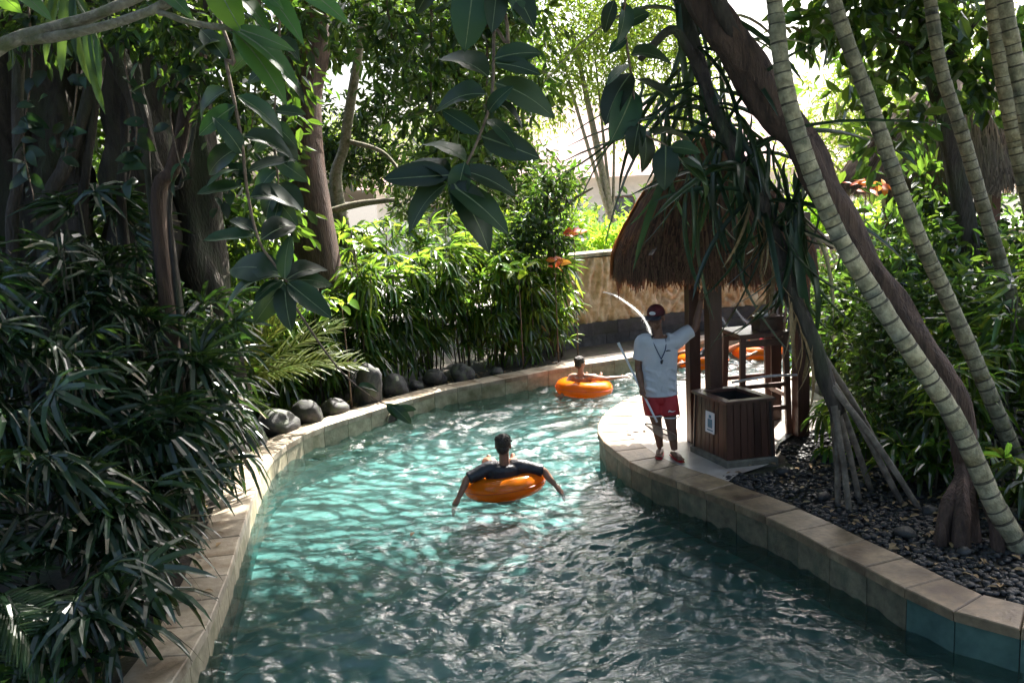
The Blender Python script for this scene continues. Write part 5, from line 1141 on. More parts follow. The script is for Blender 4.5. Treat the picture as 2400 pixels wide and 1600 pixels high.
# ---- screw pine on stilt roots beside the shelter
def screw_pine():
    r = empty('screw_pine', (3.2, 8.3, .29), 'screw pine on long stilt roots with strap leaves hanging over the shelter', 'tree')
    T = [(3.058, 8.250, 1.173), (2.832, 8.300, 1.836), (2.609, 8.400, 2.524), (2.399, 8.500, 3.170), (2.149, 8.600, 3.737), (1.942, 8.750, 4.347), (1.752, 8.900, 5.117), (1.651, 9.000, 5.606)]
    m = MB(); m.add(*tube(T, [.075, .085, .085, .08, .075, .07, .06, .05], 44, 12, wob=.4, seed=2)); m.build('trunk', [M['bark']], r, True)
    m = MB(); m.add(*tube([(1.942, 8.750, 4.347), (1.776, 8.700, 4.658), (1.611, 8.650, 4.811), (1.319, 8.600, 4.553)], [.05, .045, .04, .03], 16, 8, wob=.3, seed=3)); m.build('limb', [M['bark']], r, True)
    rt = [((1955, 950, 8.2), (3.08, 7.98)), ((1945, 900, 8.25), (3.73, 7.92)), ((1935, 870, 8.3), (3.62, 8.02)), ((1960, 960, 8.2), (3.02, 8.12)), ((1950, 930, 8.3), (3.25, 8.75)), ((1900, 790, 8.35), (3.86, 8.7)), ((1962, 960, 8.25), (3.3, 8.3)), ((1940, 880, 8.3), (3.5, 8.5))]
    tops = [(3.002, 8.200, 1.271), (2.978, 8.250, 1.468), (2.955, 8.300, 1.582), (3.023, 8.200, 1.229), (3.018, 8.300, 1.330), (2.828, 8.350, 1.909), (3.049, 8.250, 1.215), (2.975, 8.300, 1.540)]
    for i, (t, (_, g)) in enumerate(zip(tops, rt)):
        t = Vector(t); e = Vector((g[0], g[1], .27)); mid = t.lerp(e, .5) + Vector((0, 0, .05))
        m = MB(); m.add(*tube([t, mid, e], [.034, .030, .028], 12, 8, wob=.3, seed=i)); m.build('stilt_root', [M['root']], r, True)
    rng = random.Random(6); P = [Vector(p) for p in T]
    for i in range(62):                                  # straps: out, then bent down under their own weight
        k = rng.uniform(2.6, 6.2); a = P[int(k)].lerp(P[int(k) + 1], k - int(k)); th = rng.uniform(0, 6.28); L = rng.uniform(.9, 1.5)
        el = rng.uniform(-1.0, .7); d = Vector((math.cos(th) * .8, math.sin(th) * .5, el)).normalized()
        leaf(r, STRAP[rng.randrange(3)], a, a + d * L, rng.uniform(-.4, .4), rng.uniform(.8, 1.3))
    for i in range(34):                                  # hanging curtain in front of the roof
        k = rng.uniform(2.9, 5.2); a = P[int(k)].lerp(P[int(k) + 1], k - int(k)) + Vector((rng.uniform(-.75, .35), rng.uniform(-.2, .25), rng.uniform(-.05, .4)))
        d = Vector((rng.uniform(-.25, .35), rng.uniform(-.2, .1), -1)).normalized()
        leaf(r, STRAP[rng.randrange(2)], a, a + d * rng.uniform(.6, 1.05), rng.uniform(-1.5, 1.5), rng.uniform(.8, 1.3), upv=(0, -1, .2))
    for i in range(40):
        k = rng.uniform(1.6, 3.6); a = P[int(k)].lerp(P[int(k) + 1], k - int(k)) + Vector((rng.uniform(-.15, .55), rng.uniform(-.25, .2), rng.uniform(.15, .6)))
        d = Vector((rng.uniform(-.15, .3), rng.uniform(-.2, .1), -1)).normalized()
        leaf(r, STRAP[rng.randrange(2)], a, a + d * rng.uniform(.7, 1.2), rng.uniform(-1.5, 1.5), rng.uniform(.9, 1.5), upv=(0, -1, .2))
    dry = blade_mesh('dry_leaf', M['drygrass'], .05, 7, .25, .6, 3)
    for i in range(26):
        k = rng.uniform(1.2, 3.6); a = P[int(k)].lerp(P[int(k) + 1], k - int(k)); d = Vector((rng.uniform(-.3, .3), rng.uniform(-.3, .1), -1))
        leaf(r, dry, a + Vector((rng.uniform(-.08, .08), -.06, 0)), a + d * rng.uniform(.5, .9), rng.uniform(-2, 2), 1, 'dry_leaf', (0, -1, .2))
screw_pine()

# ---- lady palms
def lady_palm(label, group, x, y, h, nf, fans, size, seed, spread=.5, low=.25, z0=.25, face=None):
    rng = random.Random(seed); r = empty('lady_palm', (x, y, z0), label, 'palm', group); nc = max(3, nf // 8); tops = []
    m = MB()
    for i in range(nc):
        a = rng.uniform(0, 6.28); q = rng.uniform(0, spread * .5); b = Vector((math.cos(a) * q, math.sin(a) * q, 0)); t = b * 2.0 + Vector((rng.uniform(-.1, .1), rng.uniform(-.1, .1), h * rng.uniform(.75, 1.0)))
        c = MB(); c.add(*tube([b, b.lerp(t, .5) + Vector((0, 0, .05)), t], [.014, .012, .009], 7, 6)); o = ob('cane', tomesh('cane', c.V, c.F, [M['cane']], True), r); tops.append((b, t))
    for i in range(nf):
        b, t = tops[i % nc]; s = low + (1 - low) * (rng.random() ** .75); p = b.lerp(t, s)
        a = rng.uniform(0, 6.28)
        if face is not None and rng.random() < .6: a = face + rng.gauss(0, .8)
        el = rng.uniform(-.15, .75) + (.5 if s > .92 else 0); d = Vector((math.cos(a) * math.cos(el), math.sin(a) * math.cos(el), math.sin(el)))
        o = bpy.data.objects.new('leaf', fans[rng.randrange(len(fans))]); link(o, r); k = size * rng.uniform(.75, 1.2)
        o.matrix_local = basis(p, d, Vector((0, 0, 1)) + Vector((rng.uniform(-.3, .3), rng.uniform(-.3, .3), 0)), k)
    return r
GL, GH = 'dark lady palms of the near thicket', 'lady palms of the sunlit hedge'
near = [(-3.35, 5.75, .8, 16, 'low dark lady palm at the bottom left beside the near kerb'), (-3.35, 6.7, 1.15, 24, 'dark lady palm drooping over the kerb by the lone grey stone'), (-3.35, 7.7, 1.45, 28, 'dark lady palm whose tips touch the mid kerb'),
        (-3.5, 8.7, 2.0, 32, 'dark lady palm leaning out over the shaded kerb stretch'), (-3.62, 9.6, 2.2, 34, 'dark lady palm at the right edge of the thicket'), (-3.85, 10.5, 2.3, 32, 'glossy lady palm beside the step in the kerb'),
        (-4.1, 6.3, 1.8, 26, 'shaded lady palm behind the feathery frond'), (-4.15, 7.5, 2.6, 34, 'lady palm in the middle of the dark thicket, second row'), (-4.3, 8.6, 3.1, 38, 'tall lady palm below the crossing aerial roots'),
        (-4.35, 9.7, 3.3, 38, 'tallest lady palm in front of the banyan'), (-4.95, 7.2, 2.9, 30, 'lady palm at the left frame edge, mid height'), (-5.2, 8.7, 3.2, 32, 'lady palm at the left frame edge below the banyan'), (-5.1, 10.0, 3.2, 28, 'rearmost lady palm against the banyan trunks'), (-4.6, 5.9, 1.3, 18, 'lady palm at the left frame edge near the bottom')]
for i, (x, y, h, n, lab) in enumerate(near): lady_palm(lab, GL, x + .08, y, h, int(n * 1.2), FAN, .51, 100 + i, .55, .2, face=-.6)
hedge = [(-3.55, 13.3, 1.7, 34, 'hedge palm just behind the long grey boulder'), (-3.05, 14.0, 2.0, 40, 'hedge palm behind the upright mossy boulder'), (-2.5, 14.6, 2.2, 40, 'hedge palm right of the dark fig trunk'), (-2.0, 15.05, 2.15, 40, 'hedge palm above the squat dark boulder'),
         (-1.45, 15.4, 2.2, 40, 'hedge palm above the pale rounded boulder'), (-.85, 15.75, 2.2, 40, 'hedge palm above the wide black boulder'), (-.25, 16.05, 2.1, 40, 'hedge palm in the middle of the far stretch'), (.35, 16.35, 2.0, 38, 'hedge palm showing its bare canes above the kerb'), (.85, 16.75, 1.9, 36, 'last hedge palm, drooping in front of the carved wall'),
         (-4.1, 14.6, 2.7, 36, 'back row hedge palm near the banyan side'), (-3.3, 15.3, 2.8, 36, 'back row hedge palm at the foot of the fig trunk'), (-2.4, 15.9, 2.85, 36, 'back row hedge palm under the sunlit limb'), (-1.5, 16.4, 2.85, 36, 'back row hedge palm under the hanging rubber leaves'), (-.6, 16.8, 2.75, 36, 'back row hedge palm under the dense fig'), (.25, 17.15, 2.3, 30, 'back row hedge palm nearest the carved wall')]
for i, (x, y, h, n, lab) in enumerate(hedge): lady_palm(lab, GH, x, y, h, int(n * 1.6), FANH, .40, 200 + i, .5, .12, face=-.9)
right = [(4.55, 8.6, 1.3, 22, 'lady palm in the shade behind the red-brown root column'), (5.2, 9.3, 1.8, 26, 'lady palm behind the two leaning ringed palms'), (4.5, 9.7, 1.5, 24, 'lady palm right of the stilt roots'), (5.6, 8.3, 1.6, 22, 'lady palm at the right frame edge, mid height'), (4.9, 7.6, .9, 18, 'small lady palm at the right frame edge by the palm feet'), (6.1, 10.2, 2.2, 26, 'tall lady palm below the grey thatched hut'), (4.1, 8.5, .7, 16, 'low lady palm right behind the stilt root tips'), (4.35, 7.7, .6, 14, 'low lady palm between the root column and the second ringed palm'), (3.75, 9.3, .8, 16, 'low lady palm beyond the screw pine, by the deck')]
for i, (x, y, h, n, lab) in enumerate(right): lady_palm(lab, 'lady palms under the ringed palms', x, y, h, n, FANH, .42, 300 + i, .5, .15, .29)

# ---- feather palms
def feather(label, x, y, spec, meshes, z0=.25):
    r = empty('feather_palm', (x, y, z0), label, 'palm', 'feather palms')
    m = MB(); m.add(*tube([(x, y, z0), (x, y + .02, z0 + .35), (x + .02, y, z0 + .6)], [.04, .035, .02], 8, 8)); m.build('stem', [M['greenstem']], r, True)
    for i, (a, b) in enumerate(spec): leaf(r, meshes[i % len(meshes)], a, b, 0, 1, 'frond')
    return r
feather('young feather palm whose bright frond arches in at the bottom left', -3.9, 5.7, [((-3.776, 5.800, 0.886), (-2.947, 5.900, 0.600)), ((-3.656, 5.700, 0.912), (-2.984, 5.500, 0.489)), ((-3.893, 5.900, 0.893), (-3.429, 6.200, 1.024)), ((-3.894, 5.700, 0.864), (-3.216, 5.300, 0.498))], FROND)
feather('yellowing feather palm fronds in the sun behind the boulders', -3.75, 12.2, [((-3.763, 12.200, 0.926), (-2.350, 12.300, 1.707)), ((-3.766, 12.200, 0.896), (-2.173, 12.500, 1.361)), ((-3.789, 12.200, 0.958), (-2.985, 12.600, 1.970)), ((-3.850, 12.300, 0.939), (-3.469, 12.600, 1.965)), ((-3.792, 12.200, 0.928), (-2.447, 12.000, 1.287))], FRONDY)
def hanging_frond():
    r = empty('hanging_palm_frond', (-2.319, 5.200, 4.923), 'hanging palm frond with narrow fingers at the top left corner', 'palm frond')
    a0 = Vector((-2.319, 5.200, 4.923)); rach = [a0, Vector((-2.267, 5.100, 4.613)), Vector((-2.144, 5.000, 4.413)), Vector((-2.113, 5.000, 4.302))]
    m = MB(); m.add(*tube(rach + [], [.014, .011, .006, .003], 12, 6)); m.add(*tube([a0, a0 + Vector((-.3, .4, .8)), a0 + Vector((-.8, 1.2, 1.6))], [.014, .018, .025], 8, 6)); m.build('rachis', [M['greenstem']], r, True)
    sl = blade_mesh('finger', M['l_frond'], .13, 6, .12, .5, 3)
    for b, t in (((-2.346, 5.200, 4.726), (-2.513, 5.150, 4.254)), ((-2.341, 5.200, 4.681), (-2.398, 5.100, 4.161)), ((-2.263, 5.100, 4.612), (-2.244, 5.050, 4.127)), ((-2.340, 5.200, 4.770), (-2.523, 5.200, 4.466)), ((-2.170, 5.000, 4.479), (-2.159, 5.000, 3.950)), ((-2.153, 5.000, 4.435), (-2.141, 4.950, 4.144)), ((-2.264, 5.100, 4.634), (-2.126, 5.050, 4.288)), ((-2.301, 5.150, 4.713), (-2.164, 5.100, 4.431)), ((-2.357, 5.200, 4.815), (-2.418, 5.100, 4.488)), ((-2.250, 5.100, 4.655), (-2.266, 5.000, 4.266)), ((-2.127, 5.000, 4.369), (-2.118, 4.950, 4.076))):
        leaf(r, sl, b, t, random.uniform(-.5, .5), .75, 'finger', (0, -1, .2))
hanging_frond()

# ---- rubber plant sprays hanging in front of the camera side trees
def spray(label, stem, rads, leaves, group, meshes=RUB, stemm='redstem', up=None, seed=0, wsc=1.0, ext=1.0):
    g = Vector(stem[0]); r = empty('rubber_branch', g, label, 'branch', group); rng = random.Random(seed)
    m = MB(); m.add(*tube(([up] if up else []) + stem, ([rads[0] * 1.6] if up else []) + rads, len(stem) * 6, 7)); m.build('stem', [M[stemm]], r, True)
    for i, (b, t) in enumerate(leaves):
        leaf(r, meshes[i % len(meshes)], b, Vector(b).lerp(Vector(t), ext * rng.uniform(.9, 1.12)), rng.uniform(-.5, .5), wsc * rng.uniform(.9, 1.15), upv=(rng.uniform(-.3, .3), -.8, .75))
    return r
GS = 'rubber plant sprays hanging from above'
spray('long hanging rubber plant spray in front of the banyan', [(-1.382, 4.600, 4.446), (-1.322, 4.550, 4.115), (-1.271, 4.500, 3.764), (-1.267, 4.500, 3.496), (-1.223, 4.450, 3.265), (-1.161, 4.450, 3.146), (-1.090, 4.400, 3.052)], [.009, .009, .008, .008, .007, .006, .005],
      [((-1.342, 4.550, 4.222), (-1.536, 4.600, 4.183)), ((-1.331, 4.550, 3.989), (-1.557, 4.600, 3.904)), ((-1.283, 4.500, 3.912), (-1.506, 4.500, 3.772)), ((-1.282, 4.500, 3.713), (-1.503, 4.500, 3.616)), ((-1.298, 4.500, 3.605), (-1.457, 4.400, 3.577)), ((-1.289, 4.500, 3.526), (-1.516, 4.450, 3.472)), ((-1.286, 4.550, 3.962), (-1.054, 4.700, 3.781)), ((-1.256, 4.500, 3.763), (-1.000, 4.600, 3.703)), ((-1.253, 4.500, 3.594), (-1.016, 4.600, 3.668)), ((-1.259, 4.500, 3.470), (-1.005, 4.600, 3.486)), ((-1.273, 4.500, 3.678), (-1.326, 4.400, 3.837)),
       ((-1.232, 4.450, 3.280), (-1.457, 4.400, 3.249)), ((-1.231, 4.450, 3.297), (-1.363, 4.500, 3.386)), ((-1.209, 4.450, 3.260), (-1.059, 4.600, 3.367)), ((-1.098, 4.400, 3.065), (-1.082, 4.500, 3.308)), ((-1.089, 4.400, 3.062), (-0.897, 4.500, 3.177)), ((-1.084, 4.400, 3.056), (-0.862, 4.450, 3.056)), ((-1.085, 4.400, 3.047), (-0.865, 4.300, 2.860)), ((-1.100, 4.400, 3.042), (-1.072, 4.250, 2.820)), ((-1.105, 4.400, 3.049), (-1.246, 4.300, 2.863)), ((-1.110, 4.400, 3.064), (-1.227, 4.300, 2.987)), ((-1.113, 4.400, 3.074), (-1.420, 4.350, 3.085)), ((-1.127, 4.420, 3.094), (-1.438, 4.500, 3.180)), ((-1.306, 4.550, 4.074), (-1.183, 4.600, 4.186)), ((-1.320, 4.550, 4.135), (-1.443, 4.600, 4.309))], GS, up=(-2.6, 5.4, 7.6), seed=1)
spray('dark rubber plant spray hanging in the centre over the hedge', [(0.026, 4.400, 4.430), (-0.007, 4.400, 4.186), (-0.026, 4.350, 3.940), (-0.055, 4.300, 3.803), (-0.162, 4.250, 3.579), (-0.260, 4.200, 3.490)], [.009, .008, .008, .007, .006, .005],
      [((-0.015, 4.350, 4.046), (0.213, 4.400, 4.092)), ((-0.045, 4.350, 3.963), (-0.247, 4.400, 4.142)), ((-0.012, 4.350, 4.027), (0.204, 4.300, 3.971)), ((-0.059, 4.300, 3.881), (-0.329, 4.300, 3.914)), ((-0.017, 4.350, 3.936), (0.260, 4.300, 3.820)), ((-0.099, 4.300, 3.703), (-0.291, 4.400, 3.837)), ((-0.055, 4.300, 3.800), (0.052, 4.200, 3.916)), ((-0.041, 4.300, 3.845), (0.154, 4.300, 3.768)), ((-0.093, 4.300, 3.693), (0.181, 4.200, 3.577)), ((-0.256, 4.200, 3.491), (-0.430, 4.300, 3.690)), ((-0.168, 4.200, 3.580), (-0.351, 4.300, 3.735)), ((-0.235, 4.200, 3.521), (-0.527, 4.200, 3.502)), ((-0.194, 4.200, 3.539), (0.079, 4.150, 3.443)), ((-0.261, 4.200, 3.484), (-0.489, 4.100, 3.333)), ((-0.253, 4.200, 3.483), (0.011, 4.100, 3.269)), ((-0.236, 4.200, 3.492), (-0.048, 4.100, 3.214)), ((-0.091, 4.400, 4.398), (-0.140, 4.300, 4.108)), ((0.017, 4.400, 4.374), (-0.024, 4.300, 4.149)), ((0.034, 4.400, 4.429), (0.204, 4.300, 4.185)), ((-0.228, 4.400, 4.442), (-0.403, 4.400, 4.277)), ((0.089, 4.400, 4.427), (0.107, 4.300, 4.208)), ((-0.172, 4.200, 3.576), (-0.240, 4.150, 3.386)), ((-0.065, 4.300, 3.769), (0.087, 4.200, 3.659))], GS, up=(-.5, 5.2, 7.8), seed=2, wsc=1.05, ext=.95)
spray('small dark rubber plant spray beside the bright trees, left of the leaning limb', [(0.954, 7.000, 5.143), (0.961, 7.000, 4.661), (1.006, 7.000, 4.227), (1.045, 6.900, 3.841), (1.234, 6.900, 3.705), (1.361, 6.900, 3.572)], [.012, .01, .009, .008, .007, .006],
      [((0.895, 7.000, 4.785), (0.797, 7.000, 4.546)), ((0.958, 7.000, 4.767), (0.968, 6.900, 4.491)), ((0.982, 7.000, 4.506), (0.825, 7.000, 4.406)), ((1.004, 7.000, 4.382), (1.250, 6.900, 4.416)), ((1.013, 7.000, 4.257), (0.743, 6.900, 3.950)), ((1.038, 7.000, 4.209), (1.254, 6.800, 3.977)), ((1.019, 7.000, 4.132), (0.837, 6.800, 3.752)), ((1.039, 6.900, 3.872), (0.961, 6.800, 3.653)), ((1.046, 6.900, 3.903), (0.866, 7.000, 3.888)), ((1.139, 6.900, 3.773), (1.451, 7.000, 3.858)), ((1.234, 6.900, 3.705), (1.210, 6.800, 3.421)), ((1.329, 6.900, 3.606), (1.519, 6.900, 3.373)), ((1.266, 6.900, 3.688), (1.470, 6.800, 3.658)), ((0.969, 7.000, 4.599), (1.147, 7.000, 4.712)), ((0.992, 7.000, 4.321), (0.816, 6.900, 4.194)), ((1.361, 6.900, 3.572), (1.674, 7.000, 3.430)), ((1.061, 6.900, 3.840), (1.117, 6.800, 3.520))], GS, up=(.9, 8.8, 8.2), seed=3, wsc=1.15, ext=1.0)
spray('shaded rubber plant spray in front of the dark fig trunk', [(-1.754, 7.600, 5.297), (-1.747, 7.600, 4.838), (-1.802, 7.600, 4.440), (-1.852, 7.500, 4.027), (-1.850, 7.500, 3.685), (-1.859, 7.500, 3.409)], [.012, .011, .010, .009, .008, .006],
      [((-1.764, 7.600, 4.839), (-1.981, 7.600, 4.750)), ((-1.767, 7.600, 4.739), (-1.561, 7.600, 4.596)), ((-1.786, 7.600, 4.540), (-2.049, 7.600, 4.418)), ((-1.802, 7.600, 4.440), (-1.527, 7.500, 4.347)), ((-1.815, 7.500, 4.228), (-2.028, 7.500, 4.172)), ((-1.821, 7.500, 4.161), (-1.567, 7.500, 4.097)), ((-1.855, 7.500, 3.994), (-1.980, 7.400, 3.860)), ((-1.858, 7.500, 3.960), (-1.655, 7.500, 3.710)), ((-1.857, 7.500, 3.789), (-1.629, 7.500, 3.605)), ((-1.857, 7.500, 3.686), (-2.045, 7.400, 3.557)), ((-1.860, 7.500, 3.582), (-1.643, 7.400, 3.399)), ((-1.855, 7.500, 3.443), (-1.907, 7.400, 3.188)), ((-1.857, 7.500, 3.426), (-1.694, 7.400, 3.229)), ((-1.856, 7.500, 3.548), (-1.996, 7.400, 3.349)), ((-1.819, 7.600, 4.339), (-1.657, 7.600, 4.500)), ((-1.848, 7.500, 4.061), (-1.665, 7.400, 3.911))], GS, up=(-2.6, 9.6, 7.8), seed=4, wsc=1.2)
# frangipani bough
def frangipani():
    r = empty('frangipani_bough', (-2.063, 3.700, 4.073), 'pale mossy frangipani bough with bright leaves across the top left corner', 'branch')
    for i, (p, q) in enumerate((([(-2.101, 3.700, 4.043), (-1.922, 3.700, 4.115), (-1.766, 3.650, 4.139), (-1.565, 3.600, 4.168), (-1.395, 3.600, 4.222), (-1.257, 3.600, 4.284)], [.034, .030, .024, .022, .02, .016]), ([(-1.844, 3.680, 4.116), (-1.654, 3.600, 4.114), (-1.466, 3.550, 4.131), (-1.298, 3.500, 4.159), (-1.166, 3.500, 4.206), (-1.002, 3.500, 4.250)], [.022, .018, .018, .018, .02, .02]), ([(-1.262, 3.500, 4.167), (-1.142, 3.450, 4.116), (-1.035, 3.450, 4.089), (-0.941, 3.400, 4.070)], [.012, .011, .011, .010]))):
        m = MB(); m.add(*tube(p, q, 28, 9, wob=.35, seed=i)); m.build('bough', [M['bark_pale']], r, True)
    lv = [((-0.952, 3.400, 4.068), (-0.689, 3.300, 3.875)), ((-0.952, 3.400, 4.065), (-0.744, 3.300, 3.834)), ((-0.947, 3.400, 4.070), (-0.732, 3.350, 3.990)), ((-1.002, 3.500, 4.250), (-0.799, 3.400, 4.069)), ((-0.936, 3.500, 4.277), (-0.668, 3.400, 4.074)), ((-0.809, 3.500, 4.286), (-0.531, 3.400, 4.106)), ((-0.919, 3.500, 4.291), (-0.775, 3.400, 4.138)), ((-1.254, 3.500, 4.263), (-1.105, 3.400, 4.152)), ((-1.891, 3.700, 4.322), (-1.699, 3.600, 4.207)), ((-1.060, 3.500, 4.298), (-0.873, 3.450, 4.144))]
    for i, (b, t) in enumerate(lv): leaf(r, PLU[i % 3], b, t, random.uniform(-.6, .6), 1.0, upv=(.2, -.9, .6))
    leaf(r, LIME[0], (-1.032, 3.500, 4.267), (-0.915, 3.350, 4.060), .2, 1.05, upv=(.1, -.9, .5)); leaf(r, LIME[0], (-1.943, 3.700, 4.308), (-1.819, 3.600, 4.219), .2, 1, upv=(.1, -.9, .5))
frangipani()
# fallen twig hanging over the kerb
spray('bare hanging twig with a few wilted leaves over the kerb wall', [(-1.830, 8.600, 1.989), (-1.605, 8.600, 1.679), (-1.362, 8.550, 1.485), (-1.175, 8.500, 1.401)], [.010, .008, .006, .004], [((-1.214, 8.500, 1.433), (-1.013, 8.450, 1.256)), ((-1.254, 8.500, 1.448), (-1.059, 8.500, 1.266)), ((-1.154, 8.500, 1.400), (-0.981, 8.500, 1.378)), ((-1.518, 8.550, 1.621), (-1.343, 8.500, 1.644))], None, up=(-2.280, 8.700, 2.753), seed=5, wsc=.9)
# red and lime young growth on the hedge top
def accents():
    for i, (c, dep, n, mats, nm, lab) in enumerate((((1345, 548), 16.4, 9, 'l_orange', 'croton_shrub', 'orange leaved croton tip above the hedge beside the carved wall'), ((1300, 615), 16.0, 9, 'l_orange', 'croton_shrub', 'second orange croton tip lower on the hedge'), ((1215, 630), 15.6, 16, 'l_lime', 'young_fig', 'bright lime leaf cluster on the hedge by the lower croton tip'), ((800, 710), 13.2, 9, 'l_lime', 'young_fig', 'single bright green leaf cluster on the hedge at left'), ((830, 570), 14.2, 10, 'l_lime', 'young_fig', 'lime leaf cluster at the hedge top under the sunlit limb'), ((2030, 430), 13.0, 18, 'l_orange', 'croton_shrub', 'orange red croton between the ringed palms'))):
        p = Vector(ACC[i]); rng = random.Random(i); r = empty(nm, (p.x, p.y, .25), lab, 'shrub', 'coloured young growth')
        m = MB(); m.add(*tube([(p.x, p.y + .15, .25), (p.x, p.y + .1, p.z * .6), p], [.014, .011, .006], 10, 6)); m.build('stem', [M['redstem']], r, True)
        me = blade_mesh('leaf', M[mats], .42, 5, .2, .2, 1.4)
        for k in range(n):
            a = rng.uniform(0, 6.28); el = rng.uniform(-.5, .9); d = Vector((math.cos(a) * math.cos(el), math.sin(a) * math.cos(el) - .2, math.sin(el))); b = p + Vector((rng.gauss(0, .10), rng.gauss(0, .06), rng.gauss(0, .08)))
            leaf(r, me, b, b + d * rng.uniform(.16, .26), rng.uniform(-.6, .6), 1, upv=(0, -.7, .7))
ACC = [(1.227, 16.400, 2.562), (0.835, 16.000, 2.095), (0.178, 15.600, 2.050), (-2.495, 13.200, 1.898), (-2.403, 14.200, 2.715), (5.189, 13.000, 3.245)]
accents()
def creeper():
    r = empty('creeper', (-3.1, 5.4, .25), 'bright round leaved creeper on the ground at the bottom left', 'creeper'); rng = random.Random(8)
    me = [blade_mesh('leaf', M['l_ground'], w_, 5, .1, .15, 1.1) for w_ in (.8, .95)]
    for i in range(120):
        p = Vector((rng.uniform(-3.7, -2.95), rng.uniform(5.0, 6.1), .27 + rng.random() ** 2 * .22)); a = rng.uniform(0, 6.28); d = Vector((math.cos(a), math.sin(a), rng.uniform(-.1, .5)))
        leaf(r, me[i % 2], p, p + d * rng.uniform(.06, .11), 0, 1, upv=(0, -.5, 1))
creeper()

# ---- broadleaf shrubs
SH = [leaf_cloud('foliage', [(0, 0, .75, .55), (.3, .1, 1.1, .4), (-.3, 0, 1.15, .42), (0, .1, 1.5, .35), (0, -.1, .4, .45)], 1700, .12, M['l_shrub'], 70 + k, spread=.16, per=9) for k in range(3)]
def shrub(label, x, y, s, sz, k, group='broadleaf shrubs', z0=.25, mat=None):
    r = empty('shrub', (x, y, z0), label, 'shrub', group); o = ob('foliage', SH[k % 3], r); o.scale = (s, s, sz); o.rotation_euler = (0, 0, k * 1.7)
    if mat:
        o.data = MATSH[k % 3]
    m = MB()
    for i in range(4): m.add(*tube([(x, y, z0), (x + math.cos(i * 1.6) * .1 * s, y + math.sin(i * 1.6) * .1 * s, z0 + .5 * sz), (x + math.cos(i * 1.6) * .25 * s, y + math.sin(i * 1.6) * .25 * s, z0 + 1.1 * sz)], [.018, .012, .006], 8, 6))
    m.build('stem', [M['cane']], r, True)
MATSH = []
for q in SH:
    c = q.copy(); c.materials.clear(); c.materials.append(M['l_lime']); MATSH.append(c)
rs = [(4.9, 11.4, 1.3, 1.3, 'sunny shrub just right of the shelter'), (5.6, 12.4, 1.5, 1.5, 'sunlit shrub between the ringed palms'), (4.7, 12.8, 1.2, 1.2, 'shrub behind the right shelter post'), (6.5, 11.4, 1.5, 1.3, 'shrub in front of the grey thatched hut'), (5.4, 10.4, 1.2, 1.1, 'dark shrub behind the leaning trunk'), (7.4, 12.6, 1.5, 1.4, 'shrub at the right edge below the hut eave'), (6.2, 9.2, 1.2, 1.1, 'shrub at the right frame edge, mid height'), (5.4, 7.0, .9, .7, 'low shrub at the right frame edge by the palm feet'), (6.4, 13.3, 1.6, 1.9, 'tall shrub left of the hut'), (4.35, 9.2, .8, .7, 'low shrub beside the stilt roots'), (4.3, 10.4, .9, .9, 'shrub at the corner of the deck')]
for i, (x, y, s, z, lab) in enumerate(rs): shrub(lab, x, y, s, z, i, 'shrubs on the right bank', .29)
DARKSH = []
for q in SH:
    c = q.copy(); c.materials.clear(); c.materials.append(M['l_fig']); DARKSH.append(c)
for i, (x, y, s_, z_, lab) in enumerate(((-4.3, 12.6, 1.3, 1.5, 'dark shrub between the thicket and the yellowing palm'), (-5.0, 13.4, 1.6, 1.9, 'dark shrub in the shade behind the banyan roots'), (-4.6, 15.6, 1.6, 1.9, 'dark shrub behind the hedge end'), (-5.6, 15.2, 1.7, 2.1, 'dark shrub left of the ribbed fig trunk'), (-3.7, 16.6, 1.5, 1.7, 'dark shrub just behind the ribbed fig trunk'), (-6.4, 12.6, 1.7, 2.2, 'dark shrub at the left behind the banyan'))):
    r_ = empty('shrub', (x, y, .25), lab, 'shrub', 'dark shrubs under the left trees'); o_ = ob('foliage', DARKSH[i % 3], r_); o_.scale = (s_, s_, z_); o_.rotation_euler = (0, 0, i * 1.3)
    m_ = MB(); m_.add(*tube([(x, y, .25), (x + .05, y, .9), (x + .1, y + .05, 1.6)], [.02, .015, .008], 8, 6)); m_.build('stem', [M['cane']], r_, True)
bs = [(1.4, 20.2, 1.4, 1.5, 'lime green shrub above the left end of the carved wall'), (2.6, 20.6, 1.3, 1.35, 'lime green shrub above the carved wall beside the thatch'), (4.0, 20.9, 1.4, 1.4, 'lime green shrub hidden half behind the thatch'), (5.6, 20.9, 1.5, 1.5, 'lime green shrub behind the screw pine'), (0.2, 19.5, 1.4, 1.5, 'lime green shrub between the hedge and the carved wall'), (7.2, 20.8, 1.6, 1.7, 'lime green shrub behind the ringed palms'), (9, 20.6, 1.6, 1.7, 'lime green shrub far right across the water')]
for i, (x, y, s, z, lab) in enumerate(bs): shrub(lab, x, y, s, z, i, 'sunny shrubs beyond the carved wall', .25, mat=True)
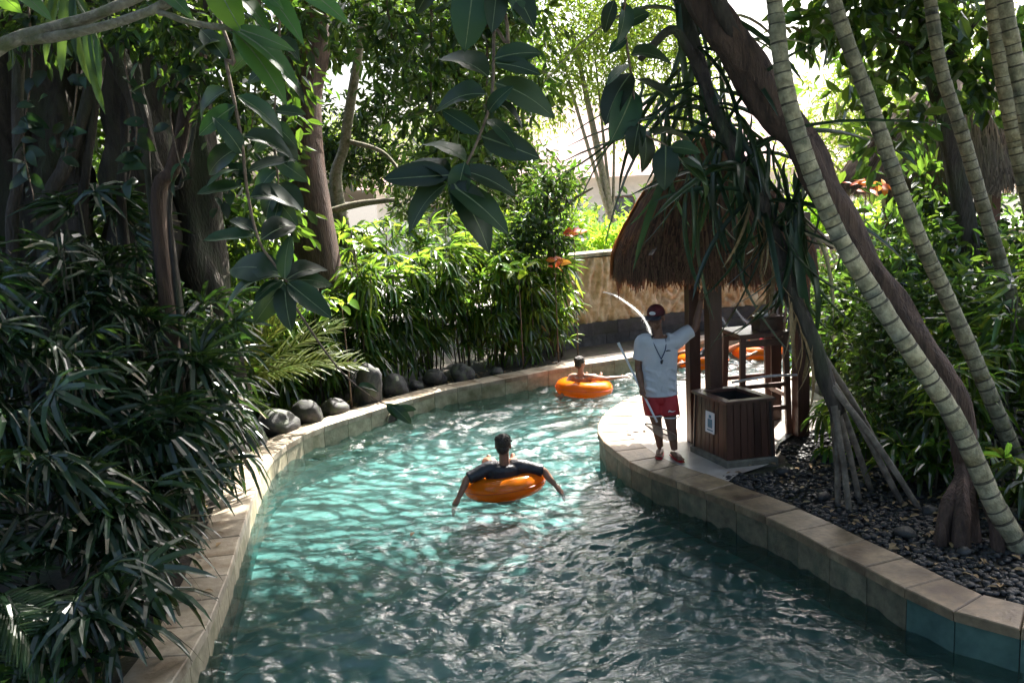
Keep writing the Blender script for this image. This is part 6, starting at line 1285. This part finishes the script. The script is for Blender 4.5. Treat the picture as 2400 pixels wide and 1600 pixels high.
# banana clump behind the carved wall
def banana():
    p = Vector((2.1, 20.9, .25)); r = empty('banana_plant', p, 'broad bright banana leaves above the carved wall left of the thatch', 'plant'); rng = random.Random(4)
    m = MB(); m.add(*tube([p, p + Vector((0, 0, 1.2)), p + Vector((.05, 0, 2.0))], [.1, .08, .05], 10, 8)); m.build('stem', [M['greenstem']], r, True)
    me = blade_mesh('leaf', M['l_lime'], .28, 8, .35, .25, 2.2, M['midrib'], wave=.01)
    for i in range(9):
        a = i * 2.39; b = p + Vector((0, 0, 1.7)); leaf(r, me, b, b + Vector((math.cos(a) * .9, math.sin(a) * .7, rng.uniform(.2, 1.1))) * 1.15, 0, 1)
banana()
# distant mass of greenery that closes the view
def backdrop():
    blobs = []; rng = random.Random(12)
    for i in range(26):
        x = -30 + i * 2.3; blobs.append((x, 33 + rng.uniform(-3, 4), rng.uniform(.8, 1.8), rng.uniform(1.6, 2.4)))
    for i in range(12): blobs.append((-24 + i * 1.4, 19 + rng.uniform(-2, 3), rng.uniform(1.5, 6), rng.uniform(1.6, 2.6)))
    for i in range(10): blobs.append((12 + i * 1.2, 18 + rng.uniform(-3, 4), rng.uniform(1.2, 4.5), rng.uniform(1.6, 2.3)))
    o = ob('distant_trees', leaf_cloud('distant_trees', blobs, 16000, .34, M['l_shrub'], 77, spread=.7, per=18)); tag(o, 'far mass of garden greenery closing the view', 'trees', kind='stuff')
backdrop()
# ---- fallen leaves
def litter():
    me = blade_mesh('fallen_leaf', M['drygrass'], .45, 4, .15, .3, 1.4); rng = random.Random(15)
    sp = [(-2.66, 7.0, .285, 'brown fallen leaf on the near left coping'), (-2.85, 8.05, .285, 'fallen leaf on the left coping under the palm tips'), (-2.98, 8.3, .285, 'curled fallen leaf on the left coping beside another'), (1.38, 10.9, .33, 'fallen leaf on the white deck near the tip'), (1.48, 11.05, .33, 'second fallen leaf on the deck near the tip'), (1.62, 10.95, .33, 'fallen leaf on the deck behind the bare legs'), (-1.1, 8.7, .03, 'small brown leaf floating on the near water')]
    for x, y, z, lab in sp:
        o = ob('fallen_leaf', me); a = rng.uniform(0, 6.28); L = rng.uniform(.09, .14); o.matrix_world = basis((x, y, z + .012), (math.cos(a), math.sin(a), .05), (0, 0, 1), L); tag(o, lab, 'fallen leaf', 'fallen leaves')
litter()
